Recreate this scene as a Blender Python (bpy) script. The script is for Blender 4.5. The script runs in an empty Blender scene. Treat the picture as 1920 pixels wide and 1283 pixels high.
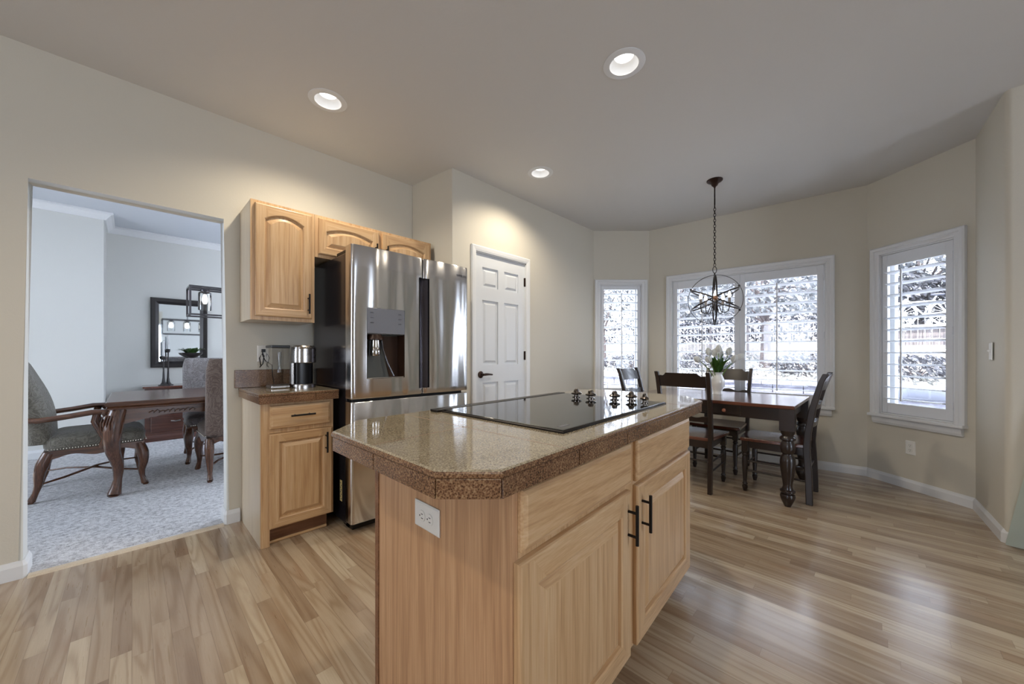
import bpy, bmesh, math, random
from mathutils import Matrix, Vector

# ------------------------------------------------------------------ camera, sky, sun, exposure
sc = bpy.context.scene
COL = sc.collection
YAW = 44.247
CAM_H = 1.14
cam_d = bpy.data.cameras.new('camera')
cam = bpy.data.objects.new('camera', cam_d)
COL.objects.link(cam)
cam_d.sensor_width = 36.0
cam_d.lens = 694.0 / 1920.0 * 36.0
cam_d.shift_y = 24.5 / 1920.0
cam_d.clip_start = 0.02
cam.location = (0, 0, CAM_H)
cam.rotation_euler = (math.radians(90), 0, math.radians(YAW - 90))
sc.camera = cam

w = bpy.data.worlds.new('sky')
sc.world = w
w.use_nodes = True
wb = w.node_tree.nodes['Background']
wb.inputs['Color'].default_value = (0.74, 0.84, 1.0, 1)
wb.inputs['Strength'].default_value = 15.0

sun_d = bpy.data.lights.new('sun', 'SUN')
sun_d.energy = 16.0
sun_d.angle = 0.01
sun_d.color = (1.0, 0.95, 0.88)
sun = bpy.data.objects.new('sun', sun_d)
COL.objects.link(sun)
sun.rotation_euler = Vector((0.62, 0.30, -0.72)).to_track_quat('-Z', 'Y').to_euler()


def area(name, loc, direction, sx, sy, energy, color=(1, 1, 1)):
    d = bpy.data.lights.new(name, 'AREA')
    d.shape = 'RECTANGLE'
    d.size = sx
    d.size_y = sy
    d.energy = energy
    d.color = color
    o = bpy.data.objects.new(name, d)
    COL.objects.link(o)
    o.location = loc
    o.rotation_euler = Vector(direction).to_track_quat('-Z', 'Y').to_euler()
    return o


# portals guide the sky's light through the window openings and the added openings (they emit nothing themselves)
for loc, d, sx, sy in (((4.95, 1.05, 1.34), (-1, 0.05, 0), 1.5, 1.45), ((4.50, 2.42, 1.34), (-0.7, -0.7, 0), 0.6, 1.45), ((4.70, -0.36, 1.34), (-0.76, 0.64, 0), 0.6, 1.45),
                       ((-2.68, 4.6, 1.48), (1, 0, 0), 1.4, 1.15), ((3.28, 5.0, 1.5), (-1, 0, 0), 2.4, 1.9), ((0.95, -4.68, 1.4), (0, 1, 0), 1.3, 1.7), ((-3.68, 0.25, 1.5), (1, 0, 0), 1.1, 1.25)):
    area('window_portal', loc, d, sx, sy, 1.0).data.cycles.is_portal = True

vs = sc.view_settings
vs.view_transform = 'Standard'
vs.look = 'None'
vs.gamma = 1.0
vs.use_curve_mapping = False
vs.exposure = -0.15

R = math.radians


# ------------------------------------------------------------------ materials
def srgb(r, g, b):
    f = lambda c: (c / 255 / 12.92) if c / 255 <= 0.04045 else ((c / 255 + 0.055) / 1.055) ** 2.4
    return (f(r), f(g), f(b), 1)


class NT:
    def __init__(s, name):
        s.m = bpy.data.materials.new(name)
        s.m.use_nodes = True
        s.t = s.m.node_tree
        s.t.nodes.clear()
        s.out = s.t.nodes.new('ShaderNodeOutputMaterial')

    def n(s, kind, **kw):
        nd = s.t.nodes.new('ShaderNode' + kind)
        for k, v in kw.items():
            if k.startswith('_'):
                setattr(nd, k[1:], v)
            else:
                key = int(k[1:]) if k[0] == 'i' and k[1:].isdigit() else k.replace('__', ' ')
                sock = nd.inputs[key]
                if hasattr(v, 'is_output'):
                    s.t.links.new(v, sock)
                else:
                    sock.default_value = v
        return nd

    def math(s, op, a, b=None, c=None):
        kw = {'i0': a}
        if b is not None: kw['i1'] = b
        if c is not None: kw['i2'] = c
        return s.n('Math', _operation=op, **kw).outputs[0]

    def mix(s, fac, a, b, blend='MIX'):
        nd = s.t.nodes.new('ShaderNodeMix')
        nd.data_type = 'RGBA'
        nd.blend_type = blend
        for i, v in ((0, fac), (6, a), (7, b)):
            if hasattr(v, 'is_output'): s.t.links.new(v, nd.inputs[i])
            else: nd.inputs[i].default_value = v
        return nd.outputs[2]

    def ramp(s, fac, stops):
        nd = s.t.nodes.new('ShaderNodeValToRGB')
        cr = nd.color_ramp
        while len(cr.elements) < len(stops): cr.elements.new(0.5)
        for e, (p, c) in zip(cr.elements, stops):
            e.position = p
            e.color = c
        s.t.links.new(fac, nd.inputs[0])
        return nd.outputs[0]

    def coords(s, scale=(1, 1, 1), kind='Object'):
        tc = s.n('TexCoord')
        return s.n('Mapping', Vector=tc.outputs[kind], Scale=scale).outputs[0]

    def bsdf(s, **kw):
        b = s.n('BsdfPrincipled', **kw)
        s.t.links.new(b.outputs[0], s.out.inputs[0])
        return b

    def bump(s, h, strength=0.3, dist=0.01):
        return s.n('Bump', Height=h, Strength=strength, Distance=dist).outputs[0]


M = {}


def plain(name, col, rough=0.5, metal=0.0, spec=0.5, coat=0.0, bump=None):
    k = NT(name)
    b = k.bsdf(Base__Color=col, Roughness=rough, Metallic=metal, Coat__Weight=coat)
    b.inputs['Specular IOR Level'].default_value = spec
    nz = k.n('TexNoise', Vector=k.coords(), Scale=bump[0] if bump else 30.0, Detail=3.0)
    if bump:
        k.t.links.new(k.bump(nz.outputs[0], bump[1], bump[2]), b.inputs['Normal'])
    else:
        r = k.n('MapRange', Value=nz.outputs[0], i3=max(rough - 0.04, 0.02), i4=min(rough + 0.04, 1))
        k.t.links.new(r.outputs[0], b.inputs['Roughness'])
    M[name] = k.m
    return k.m


def wood(name, light, mid, dark, axis='Z', rough=0.38, rings=34.0, contrast=1.0, coat=0.0):
    k = NT(name)
    lo, cr = 0.5, 11.0
    sca = {'X': (lo, cr, cr), 'Y': (cr, lo, cr), 'Z': (cr, cr, lo)}[axis]
    sc2 = {'X': (5, 170, 170), 'Y': (170, 5, 170), 'Z': (170, 170, 5)}[axis]
    n1 = k.n('TexNoise', Vector=k.coords(sca), Scale=1.0, Detail=1.5, Roughness=0.45, Distortion=0.25)
    s1 = k.math('SINE', k.math('MULTIPLY', n1.outputs[0], rings))
    s1 = k.math('MULTIPLY_ADD', s1, 0.5, 0.5)
    s1 = k.math('POWER', s1, 2.2)
    n2 = k.n('TexNoise', Vector=k.coords(sc2), Scale=1.0, Detail=3.0, Roughness=0.6)
    n3 = k.n('TexNoise', Vector=k.coords(sca), Scale=0.5, Detail=2.0)
    f = k.math('MULTIPLY_ADD', s1, 0.17 * contrast, k.math('MULTIPLY', n2.outputs[0], 0.75))
    f = k.math('MULTIPLY_ADD', n3.outputs[0], 0.22, f)
    c = k.ramp(f, [(0.30, light), (0.55, mid), (0.92, dark)])
    b = k.bsdf(Base__Color=c, Roughness=rough, Coat__Weight=coat, Coat__Roughness=0.2)
    k.t.links.new(k.bump(n2.outputs[0], 0.08, 0.002), b.inputs['Normal'])
    M[name] = k.m


OL, OM, OD = srgb(214, 183, 144), srgb(200, 163, 120), srgb(164, 122, 84)
wood('oak_z', OL, OM, OD, 'Z', 0.36)
wood('oak_x', OL, OM, OD, 'X', 0.36)
wood('oak_y', OL, OM, OD, 'Y', 0.36)
wood('oak_panel', srgb(208, 168, 130), srgb(190, 148, 110), srgb(154, 113, 80), 'Z', 0.42, rings=46, contrast=1.1)
wood('oak_pale', srgb(208, 194, 172), srgb(196, 180, 156), srgb(174, 154, 128), 'Z', 0.34, contrast=0.5)  # pale oak; glare on the cabinet sides is put into the colour
wood('kick_wood', srgb(150, 108, 78), srgb(128, 88, 62), srgb(96, 62, 42), 'X', 0.45)
wood('cherry', srgb(92, 54, 40), srgb(70, 39, 29), srgb(40, 21, 16), 'X', 0.22, coat=0.4)
wood('cherry_top', srgb(104, 58, 42), srgb(84, 44, 32), srgb(52, 25, 19), 'Y', 0.14, coat=0.6)
wood('carved', srgb(118, 78, 52), srgb(86, 53, 34), srgb(40, 22, 14), 'X', 0.25, coat=0.4)
wood('carved_z', srgb(112, 72, 48), srgb(80, 48, 30), srgb(38, 20, 13), 'Z', 0.27, coat=0.3)
wood('fence_wood', srgb(120, 112, 110), srgb(96, 90, 90), srgb(60, 55, 58), 'Z', 0.8)

plain('wall_paint', srgb(203, 197, 183), 0.72, bump=(120.0, 0.12, 0.004))
plain('ceiling_paint', srgb(207, 205, 202), 0.85, bump=(90.0, 0.12, 0.004))
plain('dining_paint', srgb(212, 212, 208), 0.75, bump=(120.0, 0.1, 0.004))
plain('dining_ceiling', srgb(196, 200, 206), 0.85, bump=(90.0, 0.1, 0.004))
plain('trim_white', srgb(218, 219, 220), 0.38)
plain('door_white', srgb(214, 217, 220), 0.4)
plain('shutter_white', srgb(220, 222, 226), 0.36)
plain('plastic_white', srgb(226, 224, 218), 0.35)
plain('slot_dark', srgb(40, 38, 36), 0.6)
plain('black_metal', srgb(30, 25, 23), 0.42, 0.6)
plain('bronze', srgb(58, 42, 36), 0.38, 0.7)
plain('iron', srgb(44, 38, 36), 0.45, 0.6)
plain('copper_ball', srgb(150, 112, 88), 0.4, 0.6)
plain('espresso', srgb(34, 23, 19), 0.3, coat=0.15)
plain('black_glass', srgb(12, 12, 13), 0.035, spec=0.7)
plain('black_plastic', srgb(14, 13, 13), 0.35)
plain('gasket', srgb(10, 9, 9), 0.6)
plain('chrome', srgb(205, 203, 200), 0.12, 1.0)
plain('satin_silver', srgb(176, 172, 168), 0.28, 1.0)
plain('knob_metal', srgb(120, 112, 105), 0.18, 1.0)
plain('fridge_side', srgb(66, 62, 68), 0.2, 0.75, coat=0.3)
plain('panel_grey', srgb(150, 152, 162), 0.25, 0.8)
plain('cavity_grey', srgb(92, 94, 92), 0.3, 0.3)
plain('cavity_brown', srgb(58, 38, 26), 0.3, 0.3)
plain('print_grey', srgb(80, 80, 86), 0.5)
plain('sticker', srgb(214, 190, 130), 0.6)
plain('ceramic', srgb(226, 226, 224), 0.12, coat=0.5)
plain('petal', srgb(244, 245, 242), 0.5)
plain('stem_green', srgb(98, 128, 60), 0.5)
plain('leaf_green', srgb(70, 108, 44), 0.42)
plain('candle_wax', srgb(214, 216, 216), 0.5)
plain('mirror_glass', srgb(232, 236, 238), 0.01, 1.0)
plain('mirror_frame', srgb(40, 36, 36), 0.32, 0.2)
plain('candle_sleeve', srgb(130, 122, 116), 0.45)
plain('knob_wood', srgb(150, 98, 76), 0.4)
plain('brass_nail', srgb(190, 182, 168), 0.25, 1.0)
plain('steel_frame', srgb(96, 94, 98), 0.25, 0.9)
plain('drape_cloth', srgb(204, 210, 198), 0.85, bump=(200.0, 0.15, 0.003))
plain('mulch', srgb(128, 122, 118), 0.95, bump=(20.0, 0.8, 0.05))
plain('concrete', srgb(190, 188, 186), 0.9, bump=(30.0, 0.4, 0.01))
plain('bark', srgb(78, 70, 70), 0.95, bump=(18.0, 0.8, 0.03))
plain('house_siding', srgb(120, 118, 124), 0.8)
plain('house_roof', srgb(62, 60, 66), 0.9)
plain('dark_pane', srgb(30, 32, 38), 0.15)
plain('bike_white', srgb(225, 228, 235), 0.3)
plain('tyre', srgb(190, 192, 198), 0.6)
plain('cover_grey', srgb(70, 72, 84), 0.7)


def emit(name, col, strength):
    k = NT(name)
    e = k.n('Emission', Color=col, Strength=strength)
    k.t.links.new(e.outputs[0], k.out.inputs[0])
    M[name] = k.m


emit('lamp_lens', (1.0, 0.97, 0.93, 1), 6.0)
emit('bulb_glow', (1.0, 0.92, 0.82, 1), 16.0)


def glass(name, tint=(1, 1, 1, 1), refl=1.0):
    k = NT(name)
    fr = k.n('Fresnel', IOR=1.45)
    nz = k.n('TexNoise', Vector=k.coords(), Scale=4.0)
    f = k.math('MULTIPLY', fr.outputs[0], refl)
    gl = k.n('BsdfGlossy', Roughness=0.02)
    k.t.links.new(k.bump(nz.outputs[0], 0.02, 0.002), gl.inputs['Normal'])
    tr = k.n('BsdfTransparent', Color=tint)
    mx = k.n('MixShader', i0=f, i1=tr.outputs[0], i2=gl.outputs[0])
    k.t.links.new(mx.outputs[0], k.out.inputs[0])
    M[name] = k.m


glass('window_glass', refl=0.8)
glass('jar_glass', (0.97, 0.98, 0.98, 1), 1.8)
glass('tank_glass', (0.90, 0.90, 0.90, 1), 1.6)


def mk_floor():
    k = NT('floor_oak')
    tc = k.n('TexCoord')
    xyz = k.n('SeparateXYZ', i0=tc.outputs['Object'])
    X, Y = xyz.outputs[0], xyz.outputs[1]
    W, L = 0.057, 0.85
    u = k.math('DIVIDE', X, W)
    row = k.math('FLOOR', u)
    fu = k.math('FRACT', u)
    rr = k.n('TexWhiteNoise', _noise_dimensions='1D', W=row).outputs[0]
    v = k.math('MULTIPLY_ADD', rr, 9.7, k.math('DIVIDE', Y, L))
    pl = k.math('FLOOR', v)
    fv = k.math('FRACT', v)
    idv = k.n('CombineXYZ', X=row, Y=pl).outputs[0]
    wn = k.n('TexWhiteNoise', _noise_dimensions='2D', Vector=idv)
    rnd = wn.outputs[0]
    off = k.n('VectorMath', _operation='SCALE', i0=wn.outputs[1], Scale=40.0).outputs[0]
    def vec(sx, sy):
        p = k.n('Mapping', Vector=tc.outputs['Object'], Scale=(sx, sy, 1)).outputs[0]
        return k.n('VectorMath', _operation='ADD', i0=p, i1=off).outputs[0]
    n1 = k.n('TexNoise', Vector=vec(11.0, 0.75), Scale=1.0, Detail=1.5, Roughness=0.4, Distortion=0.3)
    s1 = k.math('SINE', k.math('MULTIPLY', n1.outputs[0], 48.0))
    s1 = k.math('POWER', k.math('MULTIPLY_ADD', s1, 0.5, 0.5), 2.2)
    n2 = k.n('TexNoise', Vector=vec(170.0, 5.0), Scale=1.0, Detail=3.0, Roughness=0.6)
    n3 = k.n('TexNoise', Vector=vec(9.0, 2.2), Scale=1.0, Detail=3.0)
    base = k.ramp(rnd, [(0.0, srgb(154, 133, 110)), (0.2, srgb(172, 153, 130)), (0.55, srgb(186, 169, 145)),
                        (0.82, srgb(204, 191, 168)), (1.0, srgb(162, 137, 111))])
    g = k.math('MULTIPLY_ADD', s1, 0.40, k.math('MULTIPLY', n2.outputs[0], 0.50))
    c = k.mix(g, base, k.mix(1.0, base, srgb(192, 174, 154), 'MULTIPLY'))
    dk = k.math('MULTIPLY', k.n('MapRange', Value=n3.outputs[0], i1=0.58, i2=0.78).outputs[0], 0.6)
    c = k.mix(dk, c, srgb(140, 104, 74))
    ed = k.math('MINIMUM', k.math('MINIMUM', fu, k.math('SUBTRACT', 1.0, fu)),
                k.math('MULTIPLY', k.math('MINIMUM', fv, k.math('SUBTRACT', 1.0, fv)), L / W))
    gap = k.n('MapRange', Value=ed, i1=0.0, i2=0.022, i3=0.55, i4=0.0).outputs[0]
    c = k.mix(gap, c, srgb(88, 64, 46))
    ro = k.math('MULTIPLY_ADD', n2.outputs[0], 0.10, 0.24)
    b = k.bsdf(Base__Color=c, Roughness=ro, Coat__Weight=0.6, Coat__Roughness=0.16)
    h = k.math('SUBTRACT', k.math('MULTIPLY', n1.outputs[0], 0.35), k.math('MULTIPLY', gap, 0.6))
    k.t.links.new(k.bump(h, 0.10, 0.004), b.inputs['Normal'])
    M['floor_oak'] = k.m


mk_floor()


def mk_granite(name, a, b_, c_, d_, rough=0.07):
    k = NT(name)
    p = k.coords()
    n1 = k.n('TexNoise', Vector=p, Scale=260.0, Detail=3.0, Roughness=0.7)
    v1 = k.n('TexVoronoi', Vector=p, Scale=230.0)
    n2 = k.n('TexNoise', Vector=p, Scale=7.0, Detail=2.0)
    f = k.math('MULTIPLY_ADD', v1.outputs[0], 0.35, k.math('MULTIPLY', n1.outputs[0], 0.75))
    f = k.math('MULTIPLY_ADD', n2.outputs[0], 0.22, k.math('SUBTRACT', f, 0.11))
    col = k.ramp(f, [(0.36, a), (0.47, b_), (0.60, c_), (0.76, d_)])
    b = k.bsdf(Base__Color=col, Roughness=rough, Coat__Weight=0.3 if rough < 0.1 else 0.0, Coat__Roughness=0.04)
    M[name] = k.m


mk_granite('granite', srgb(44, 30, 22), srgb(92, 62, 42), srgb(126, 92, 64), srgb(156, 126, 94), 0.22)
mk_granite('granite_top_sheen', srgb(96, 86, 70), srgb(138, 125, 104), srgb(162, 150, 126), srgb(184, 174, 152), 0.06)  # same stone, lighter: reflected light on the top is put into the colour


def mk_steel():
    k = NT('stainless')
    p = k.coords((3.2, 3.2, 0.35))
    n = k.n('TexNoise', Vector=p, Scale=1.6, Detail=1.0)
    n2 = k.n('TexNoise', Vector=k.coords((6, 6, 900)), Scale=1.0, Detail=2.0)
    r = k.math('MULTIPLY_ADD', n2.outputs[0], 0.10, 0.15)
    b = k.bsdf(Base__Color=srgb(206, 205, 205), Metallic=1.0, Roughness=r, Anisotropic=0.8, Anisotropic__Rotation=0.25)
    k.t.links.new(k.bump(n.outputs[0], 0.6, 0.06), b.inputs['Normal'])
    M['stainless'] = k.m


mk_steel()


def mk_carpet():
    k = NT('carpet_pile')
    p = k.coords()
    n = k.n('TexNoise', Vector=p, Scale=140.0, Detail=4.0, Roughness=0.75)
    n2 = k.n('TexNoise', Vector=p, Scale=38.0, Detail=2.0)
    f = k.math('MULTIPLY_ADD', n2.outputs[0], 0.4, k.math('MULTIPLY', n.outputs[0], 0.6))
    c = k.ramp(f, [(0.36, srgb(160, 157, 158)), (0.48, srgb(220, 218, 219)), (0.58, srgb(246, 245, 246))])
    b = k.bsdf(Base__Color=c, Roughness=1.0)
    b.inputs['Specular IOR Level'].default_value = 0.1
    k.t.links.new(k.bump(f, 1.0, 0.03), b.inputs['Normal'])
    M['carpet_pile'] = k.m


mk_carpet()


def mk_damask(name, a, b_, c_, sheen=0.3):
    k = NT(name)
    p = k.coords()
    n = k.n('TexNoise', Vector=p, Scale=9.0, Detail=3.0, Distortion=1.6)
    s = k.math('MULTIPLY_ADD', k.math('SINE', k.math('MULTIPLY', n.outputs[0], 55.0)), 0.5, 0.5)
    n2 = k.n('TexNoise', Vector=p, Scale=300.0, Detail=2.0)
    n3 = k.n('TexNoise', Vector=p, Scale=3.0, Detail=2.0)
    f = k.math('MULTIPLY_ADD', s, 0.22, k.math('MULTIPLY', n2.outputs[0], 0.45))
    f = k.math('MULTIPLY_ADD', n3.outputs[0], 0.42, f)
    c = k.ramp(f, [(0.28, a), (0.55, b_), (0.85, c_)])
    b = k.bsdf(Base__Color=c, Roughness=0.75, Sheen__Weight=sheen)
    k.t.links.new(k.bump(s, 0.35, 0.004), b.inputs['Normal'])
    M[name] = k.m


mk_damask('damask_grey', srgb(84, 78, 78), srgb(124, 118, 118), srgb(164, 160, 160))
mk_damask('damask_olive', srgb(70, 66, 56), srgb(104, 98, 86), srgb(142, 138, 128))
mk_damask('damask_brown', srgb(74, 58, 52), srgb(106, 88, 78), srgb(140, 124, 114))


def mk_stone():
    k = NT('stone_block')
    n = k.n('TexNoise', Vector=k.coords(), Scale=9.0, Detail=4.0)
    n2 = k.n('TexNoise', Vector=k.coords(), Scale=1.3, Detail=1.0)
    f = k.math('MULTIPLY_ADD', n2.outputs[0], 0.5, k.math('MULTIPLY', n.outputs[0], 0.5))
    c = k.ramp(f, [(0.3, srgb(70, 70, 80)), (0.5, srgb(104, 104, 116)), (0.7, srgb(134, 134, 146))])
    b = k.bsdf(Base__Color=c, Roughness=0.9)
    k.t.links.new(k.bump(n.outputs[0], 0.6, 0.03), b.inputs['Normal'])
    M['stone_block'] = k.m


mk_stone()


def mk_leaves(name, a, b_):
    k = NT(name)
    n = k.n('TexNoise', Vector=k.coords(), Scale=5.0, Detail=3.0)
    c = k.ramp(n.outputs[0], [(0.35, a), (0.65, b_)])
    d = k.n('BsdfDiffuse', Color=c)
    t = k.n('BsdfTranslucent', Color=c)
    g = k.n('BsdfGlossy', Roughness=0.35)
    mx = k.n('MixShader', i0=0.35, i1=d.outputs[0], i2=t.outputs[0])
    mx2 = k.n('MixShader', i0=0.04, i1=mx.outputs[0], i2=g.outputs[0])
    k.t.links.new(mx2.outputs[0], k.out.inputs[0])
    M[name] = k.m


mk_leaves('tree_leaves', srgb(62, 64, 68), srgb(120, 122, 124))
mk_leaves('hedge_leaves', srgb(50, 50, 54), srgb(92, 92, 98))
mk_leaves('ground_leaves', srgb(96, 98, 94), srgb(160, 160, 160))


# ------------------------------------------------------------------ mesh builder
class MB:
    def __init__(s):
        s.bm = bmesh.new()

    def face(s, pts):
        return s.bm.faces.new([s.bm.verts.new(p) for p in pts])

    def box(s, a, b, X=None):
        x0, x1 = sorted((a[0], b[0])); y0, y1 = sorted((a[1], b[1])); z0, z1 = sorted((a[2], b[2]))
        p = [(x0, y0, z0), (x1, y0, z0), (x1, y1, z0), (x0, y1, z0), (x0, y0, z1), (x1, y0, z1), (x1, y1, z1), (x0, y1, z1)]
        if X is not None: p = [X @ Vector(q) for q in p]
        v = [s.bm.verts.new(q) for q in p]
        for f in ((3, 2, 1, 0), (4, 5, 6, 7), (0, 1, 5, 4), (1, 2, 6, 5), (2, 3, 7, 6), (3, 0, 4, 7)):
            s.bm.faces.new([v[i] for i in f])
        return s

    def loft(s, rings, cap0=True, cap1=True, closed=True, ringclosed=False):
        vs_ = [[s.bm.verts.new(p) for p in r] for r in rings]
        n = len(rings[0])
        pairs = list(zip(vs_[:-1], vs_[1:]))
        if ringclosed: pairs.append((vs_[-1], vs_[0]))
        for a, b in pairs:
            for i in range(n if closed else n - 1):
                j = (i + 1) % n
                s.bm.faces.new((a[i], a[j], b[j], b[i]))
        if not ringclosed:
            if cap0: s.bm.faces.new(list(reversed(vs_[0])))
            if cap1: s.bm.faces.new(vs_[-1])
        return s

    def prism(s, pts, lo, hi, plane='xy', X=None):
        def P(p, h):
            q = {'xy': (p[0], p[1], h), 'xz': (p[0], h, p[1]), 'yz': (h, p[0], p[1])}[plane]
            return X @ Vector(q) if X is not None else q
        return s.loft([[P(p, lo) for p in pts], [P(p, hi) for p in pts]])

    def lathe(s, prof, c=(0, 0, 0), n=20, X=None):
        rings = []
        for r, z in prof:
            ring = []
            for i in range(n):
                t = 2 * math.pi * i / n
                q = Vector((r * math.cos(t), r * math.sin(t), z))
                if X is not None: q = X @ q
                ring.append(q + Vector(c))
            rings.append(ring)
        return s.loft(rings, prof[0][0] > 1e-5, prof[-1][0] > 1e-5)

    def cyl(s, p, q, r, r2=None, n=14):
        p, q = Vector(p), Vector(q)
        X = (q - p).to_track_quat('Z', 'Y').to_matrix()
        r2 = r if r2 is None else r2
        return s.loft([[p + X @ Vector((r * math.cos(2 * math.pi * i / n), r * math.sin(2 * math.pi * i / n), 0)) for i in range(n)],
                       [q + X @ Vector((r2 * math.cos(2 * math.pi * i / n), r2 * math.sin(2 * math.pi * i / n), 0)) for i in range(n)]])

    def tube(s, pts, r, n=10, closed=False, flat=1.0):
        pts = [Vector(p) for p in pts]
        m = len(pts)
        rs = r if isinstance(r, (list, tuple)) else [r] * m
        rings = []
        up = None
        for i, p in enumerate(pts):
            a = pts[(i - 1) % m] if closed or i > 0 else p
            b = pts[(i + 1) % m] if closed or i < m - 1 else p
            t = (b - a).normalized()
            if up is None:
                up = Vector((0, 0, 1)) if abs(t.z) < 0.9 else Vector((1, 0, 0))
            x = up.cross(t).normalized()
            y = t.cross(x).normalized()
            up = y
            rings.append([p + x * (rs[i] * math.cos(2 * math.pi * k / n)) + y * (rs[i] * flat * math.sin(2 * math.pi * k / n)) for k in range(n)])
        return s.loft(rings, ringclosed=closed)

    def ell(s, c, r, n=16, m=10, X=None):
        r = (r, r, r) if not isinstance(r, (tuple, list)) else r
        c = Vector(c)
        rings = []
        for j in range(m + 1):
            ph = math.pi * j / m - math.pi / 2
            ring = []
            k = max(math.cos(ph), 1e-4)
            for i in range(n):
                t = 2 * math.pi * i / n
                q = Vector((r[0] * k * math.cos(t), r[1] * k * math.sin(t), r[2] * math.sin(ph)))
                ring.append(c + (X @ q if X is not None else q))
            rings.append(ring)
        return s.loft(rings)

    def xform(s, X):
        bmesh.ops.transform(s.bm, matrix=X, verts=s.bm.verts)
        return s

    def build(s, name, m, parent=None, bevel=0.0, seg=2, smooth=False, world=True, sharp=40):
        bm = s.bm
        if parent is not None and world:
            r = parent
            while r.parent is not None: r = r.parent
            bmesh.ops.transform(bm, matrix=r.matrix_basis.inverted(), verts=bm.verts)
        bmesh.ops.recalc_face_normals(bm, faces=bm.faces)
        if smooth:
            for f in bm.faces: f.smooth = True
            for e in bm.edges:
                if len(e.link_faces) == 2 and e.calc_face_angle(0) > R(sharp): e.smooth = False
        me = bpy.data.meshes.new(name)
        bm.to_mesh(me)
        bm.free()
        o = bpy.data.objects.new(name, me)
        COL.objects.link(o)
        me.materials.append(M[m] if isinstance(m, str) else m)
        if parent is not None: o.parent = parent
        if bevel:
            b = o.modifiers.new('bevel', 'BEVEL')
            b.width = bevel
            b.segments = seg
            b.limit_method = 'ANGLE'
            b.angle_limit = R(35)
        return o


def tag(o, label, cat, group=None, kind=None):
    o['label'] = label
    o['category'] = cat
    if group: o['group'] = group
    if kind: o['kind'] = kind
    return o


def thing(name, label, cat, loc=(0, 0, 0), rz=0.0, group=None, kind=None):
    o = bpy.data.objects.new(name, None)
    o.empty_display_size = 0.1
    COL.objects.link(o)
    o.location = loc
    o.rotation_euler = (0, 0, rz)
    o.matrix_basis = Matrix.Translation(loc) @ Matrix.Rotation(rz, 4, 'Z')
    return tag(o, label, cat, group, kind)


def dup(root, loc, rz, label, group=None):
    def cp(o, par):
        c = o.copy()
        COL.objects.link(c)
        c.parent = par
        for ch in [x for x in KIDS.get(o.name, [])]: cp(ch, c)
        return c
    KIDS = {}
    for x in bpy.data.objects:
        if x.parent: KIDS.setdefault(x.parent.name, []).append(x)
    r = cp(root, None)
    r.location = loc
    r.rotation_euler = (0, 0, rz)
    r['label'] = label
    if group: r['group'] = group
    return r


def struct(o, label, cat):
    return tag(o, label, cat, kind='structure')


# ------------------------------------------------------------------ the setting: shell
CE = 2.74
YL, YP = 3.12, 2.573
D_, E_, F_, G_ = Vector((4.147, 2.573)), Vector((4.645, 2.061)), Vector((4.83, 0.035)), Vector((4.345, -0.545))
HX, HY = 3.68, -0.575

b = MB()
b.prism([(-3.6, -4.6), (3.75, -4.6), (3.75, -0.64), (4.36, -0.6), (4.88, 0.02), (4.70, 2.09), (4.17, 2.65), (1.98, 2.65), (1.98, YL), (-3.6, YL)], -0.08, 0.0)
struct(b.build('floor', 'floor_oak'), 'light oak strip floor of the kitchen', 'floor')

# ceiling with round recesses cut as square holes that the trim rings cover
CANS = [(0.86, 2.453), (1.886, 0.978), (2.499, 2.088), (-0.9, 1.0), (-1.8, -1.4)]  # the last two are added out of view to supplement the light
CA = 0.077
xs = sorted({-3.7, 5.25} | {x + d for x, y in CANS for d in (-CA, CA)})
ys = sorted({-4.7, YL + 0.06} | {y + d for x, y in CANS for d in (-CA, CA)})
b = MB()
vcache = {}
def cv(x, y):
    if (x, y) not in vcache: vcache[(x, y)] = b.bm.verts.new((x, y, CE))
    return vcache[(x, y)]
for i in range(len(xs) - 1):
    for j in range(len(ys) - 1):
        mx_, my_ = (xs[i] + xs[i + 1]) / 2, (ys[j] + ys[j + 1]) / 2
        if any(abs(mx_ - x) < CA and abs(my_ - y) < CA for x, y in CANS): continue
        b.bm.faces.new((cv(xs[i], ys[j]), cv(xs[i], ys[j + 1]), cv(xs[i + 1], ys[j + 1]), cv(xs[i + 1], ys[j])))
r_ = bmesh.ops.extrude_face_region(b.bm, geom=list(b.bm.faces))
for v in [g for g in r_['geom'] if isinstance(g, bmesh.types.BMVert)]: v.co.z += 0.16
struct(b.build('ceiling', 'ceiling_paint'), 'off-white kitchen ceiling with recessed lamps', 'ceiling')
b = MB()
b.box((-3.7, -4.7, CE + 0.161), (5.25, YL + 0.06, CE + 0.2))
struct(b.build('ceiling_attic', 'ceiling_paint'), 'roof deck above the kitchen ceiling', 'ceiling')

# wall with the wide opening to the dining room
b = MB()
OX0, OX1, OZ = -0.390, 0.445, 2.070
poly = [(-3.6, 0), (OX0, 0), (OX0, OZ), (OX1, OZ), (OX1, 0), (3.3, 0), (3.3, 3.0), (-3.6, 3.0)]
b.prism(poly, YL, YL + 0.13, 'xz')
bm = b.bm
es = []
for e in bm.edges:
    a, c = e.verts[0].co, e.verts[1].co
    on = lambda p: OX0 - 0.001 <= p.x <= OX1 + 0.001 and p.z <= OZ + 0.001
    if on(a) and on(c) and abs(a.y - c.y) < 1e-6 and not (abs(a.z) < 1e-6 and abs(c.z) < 1e-6): es.append(e)
bmesh.ops.bevel(bm, geom=es, offset=0.016, segments=4, affect='EDGES', profile=0.5)
wl = struct(b.build('wall_left', 'wall_paint', smooth=True, sharp=30), 'beige kitchen wall with the wide opening into the dining room', 'wall')
wl.data.materials.append(M['dining_paint'])
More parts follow.
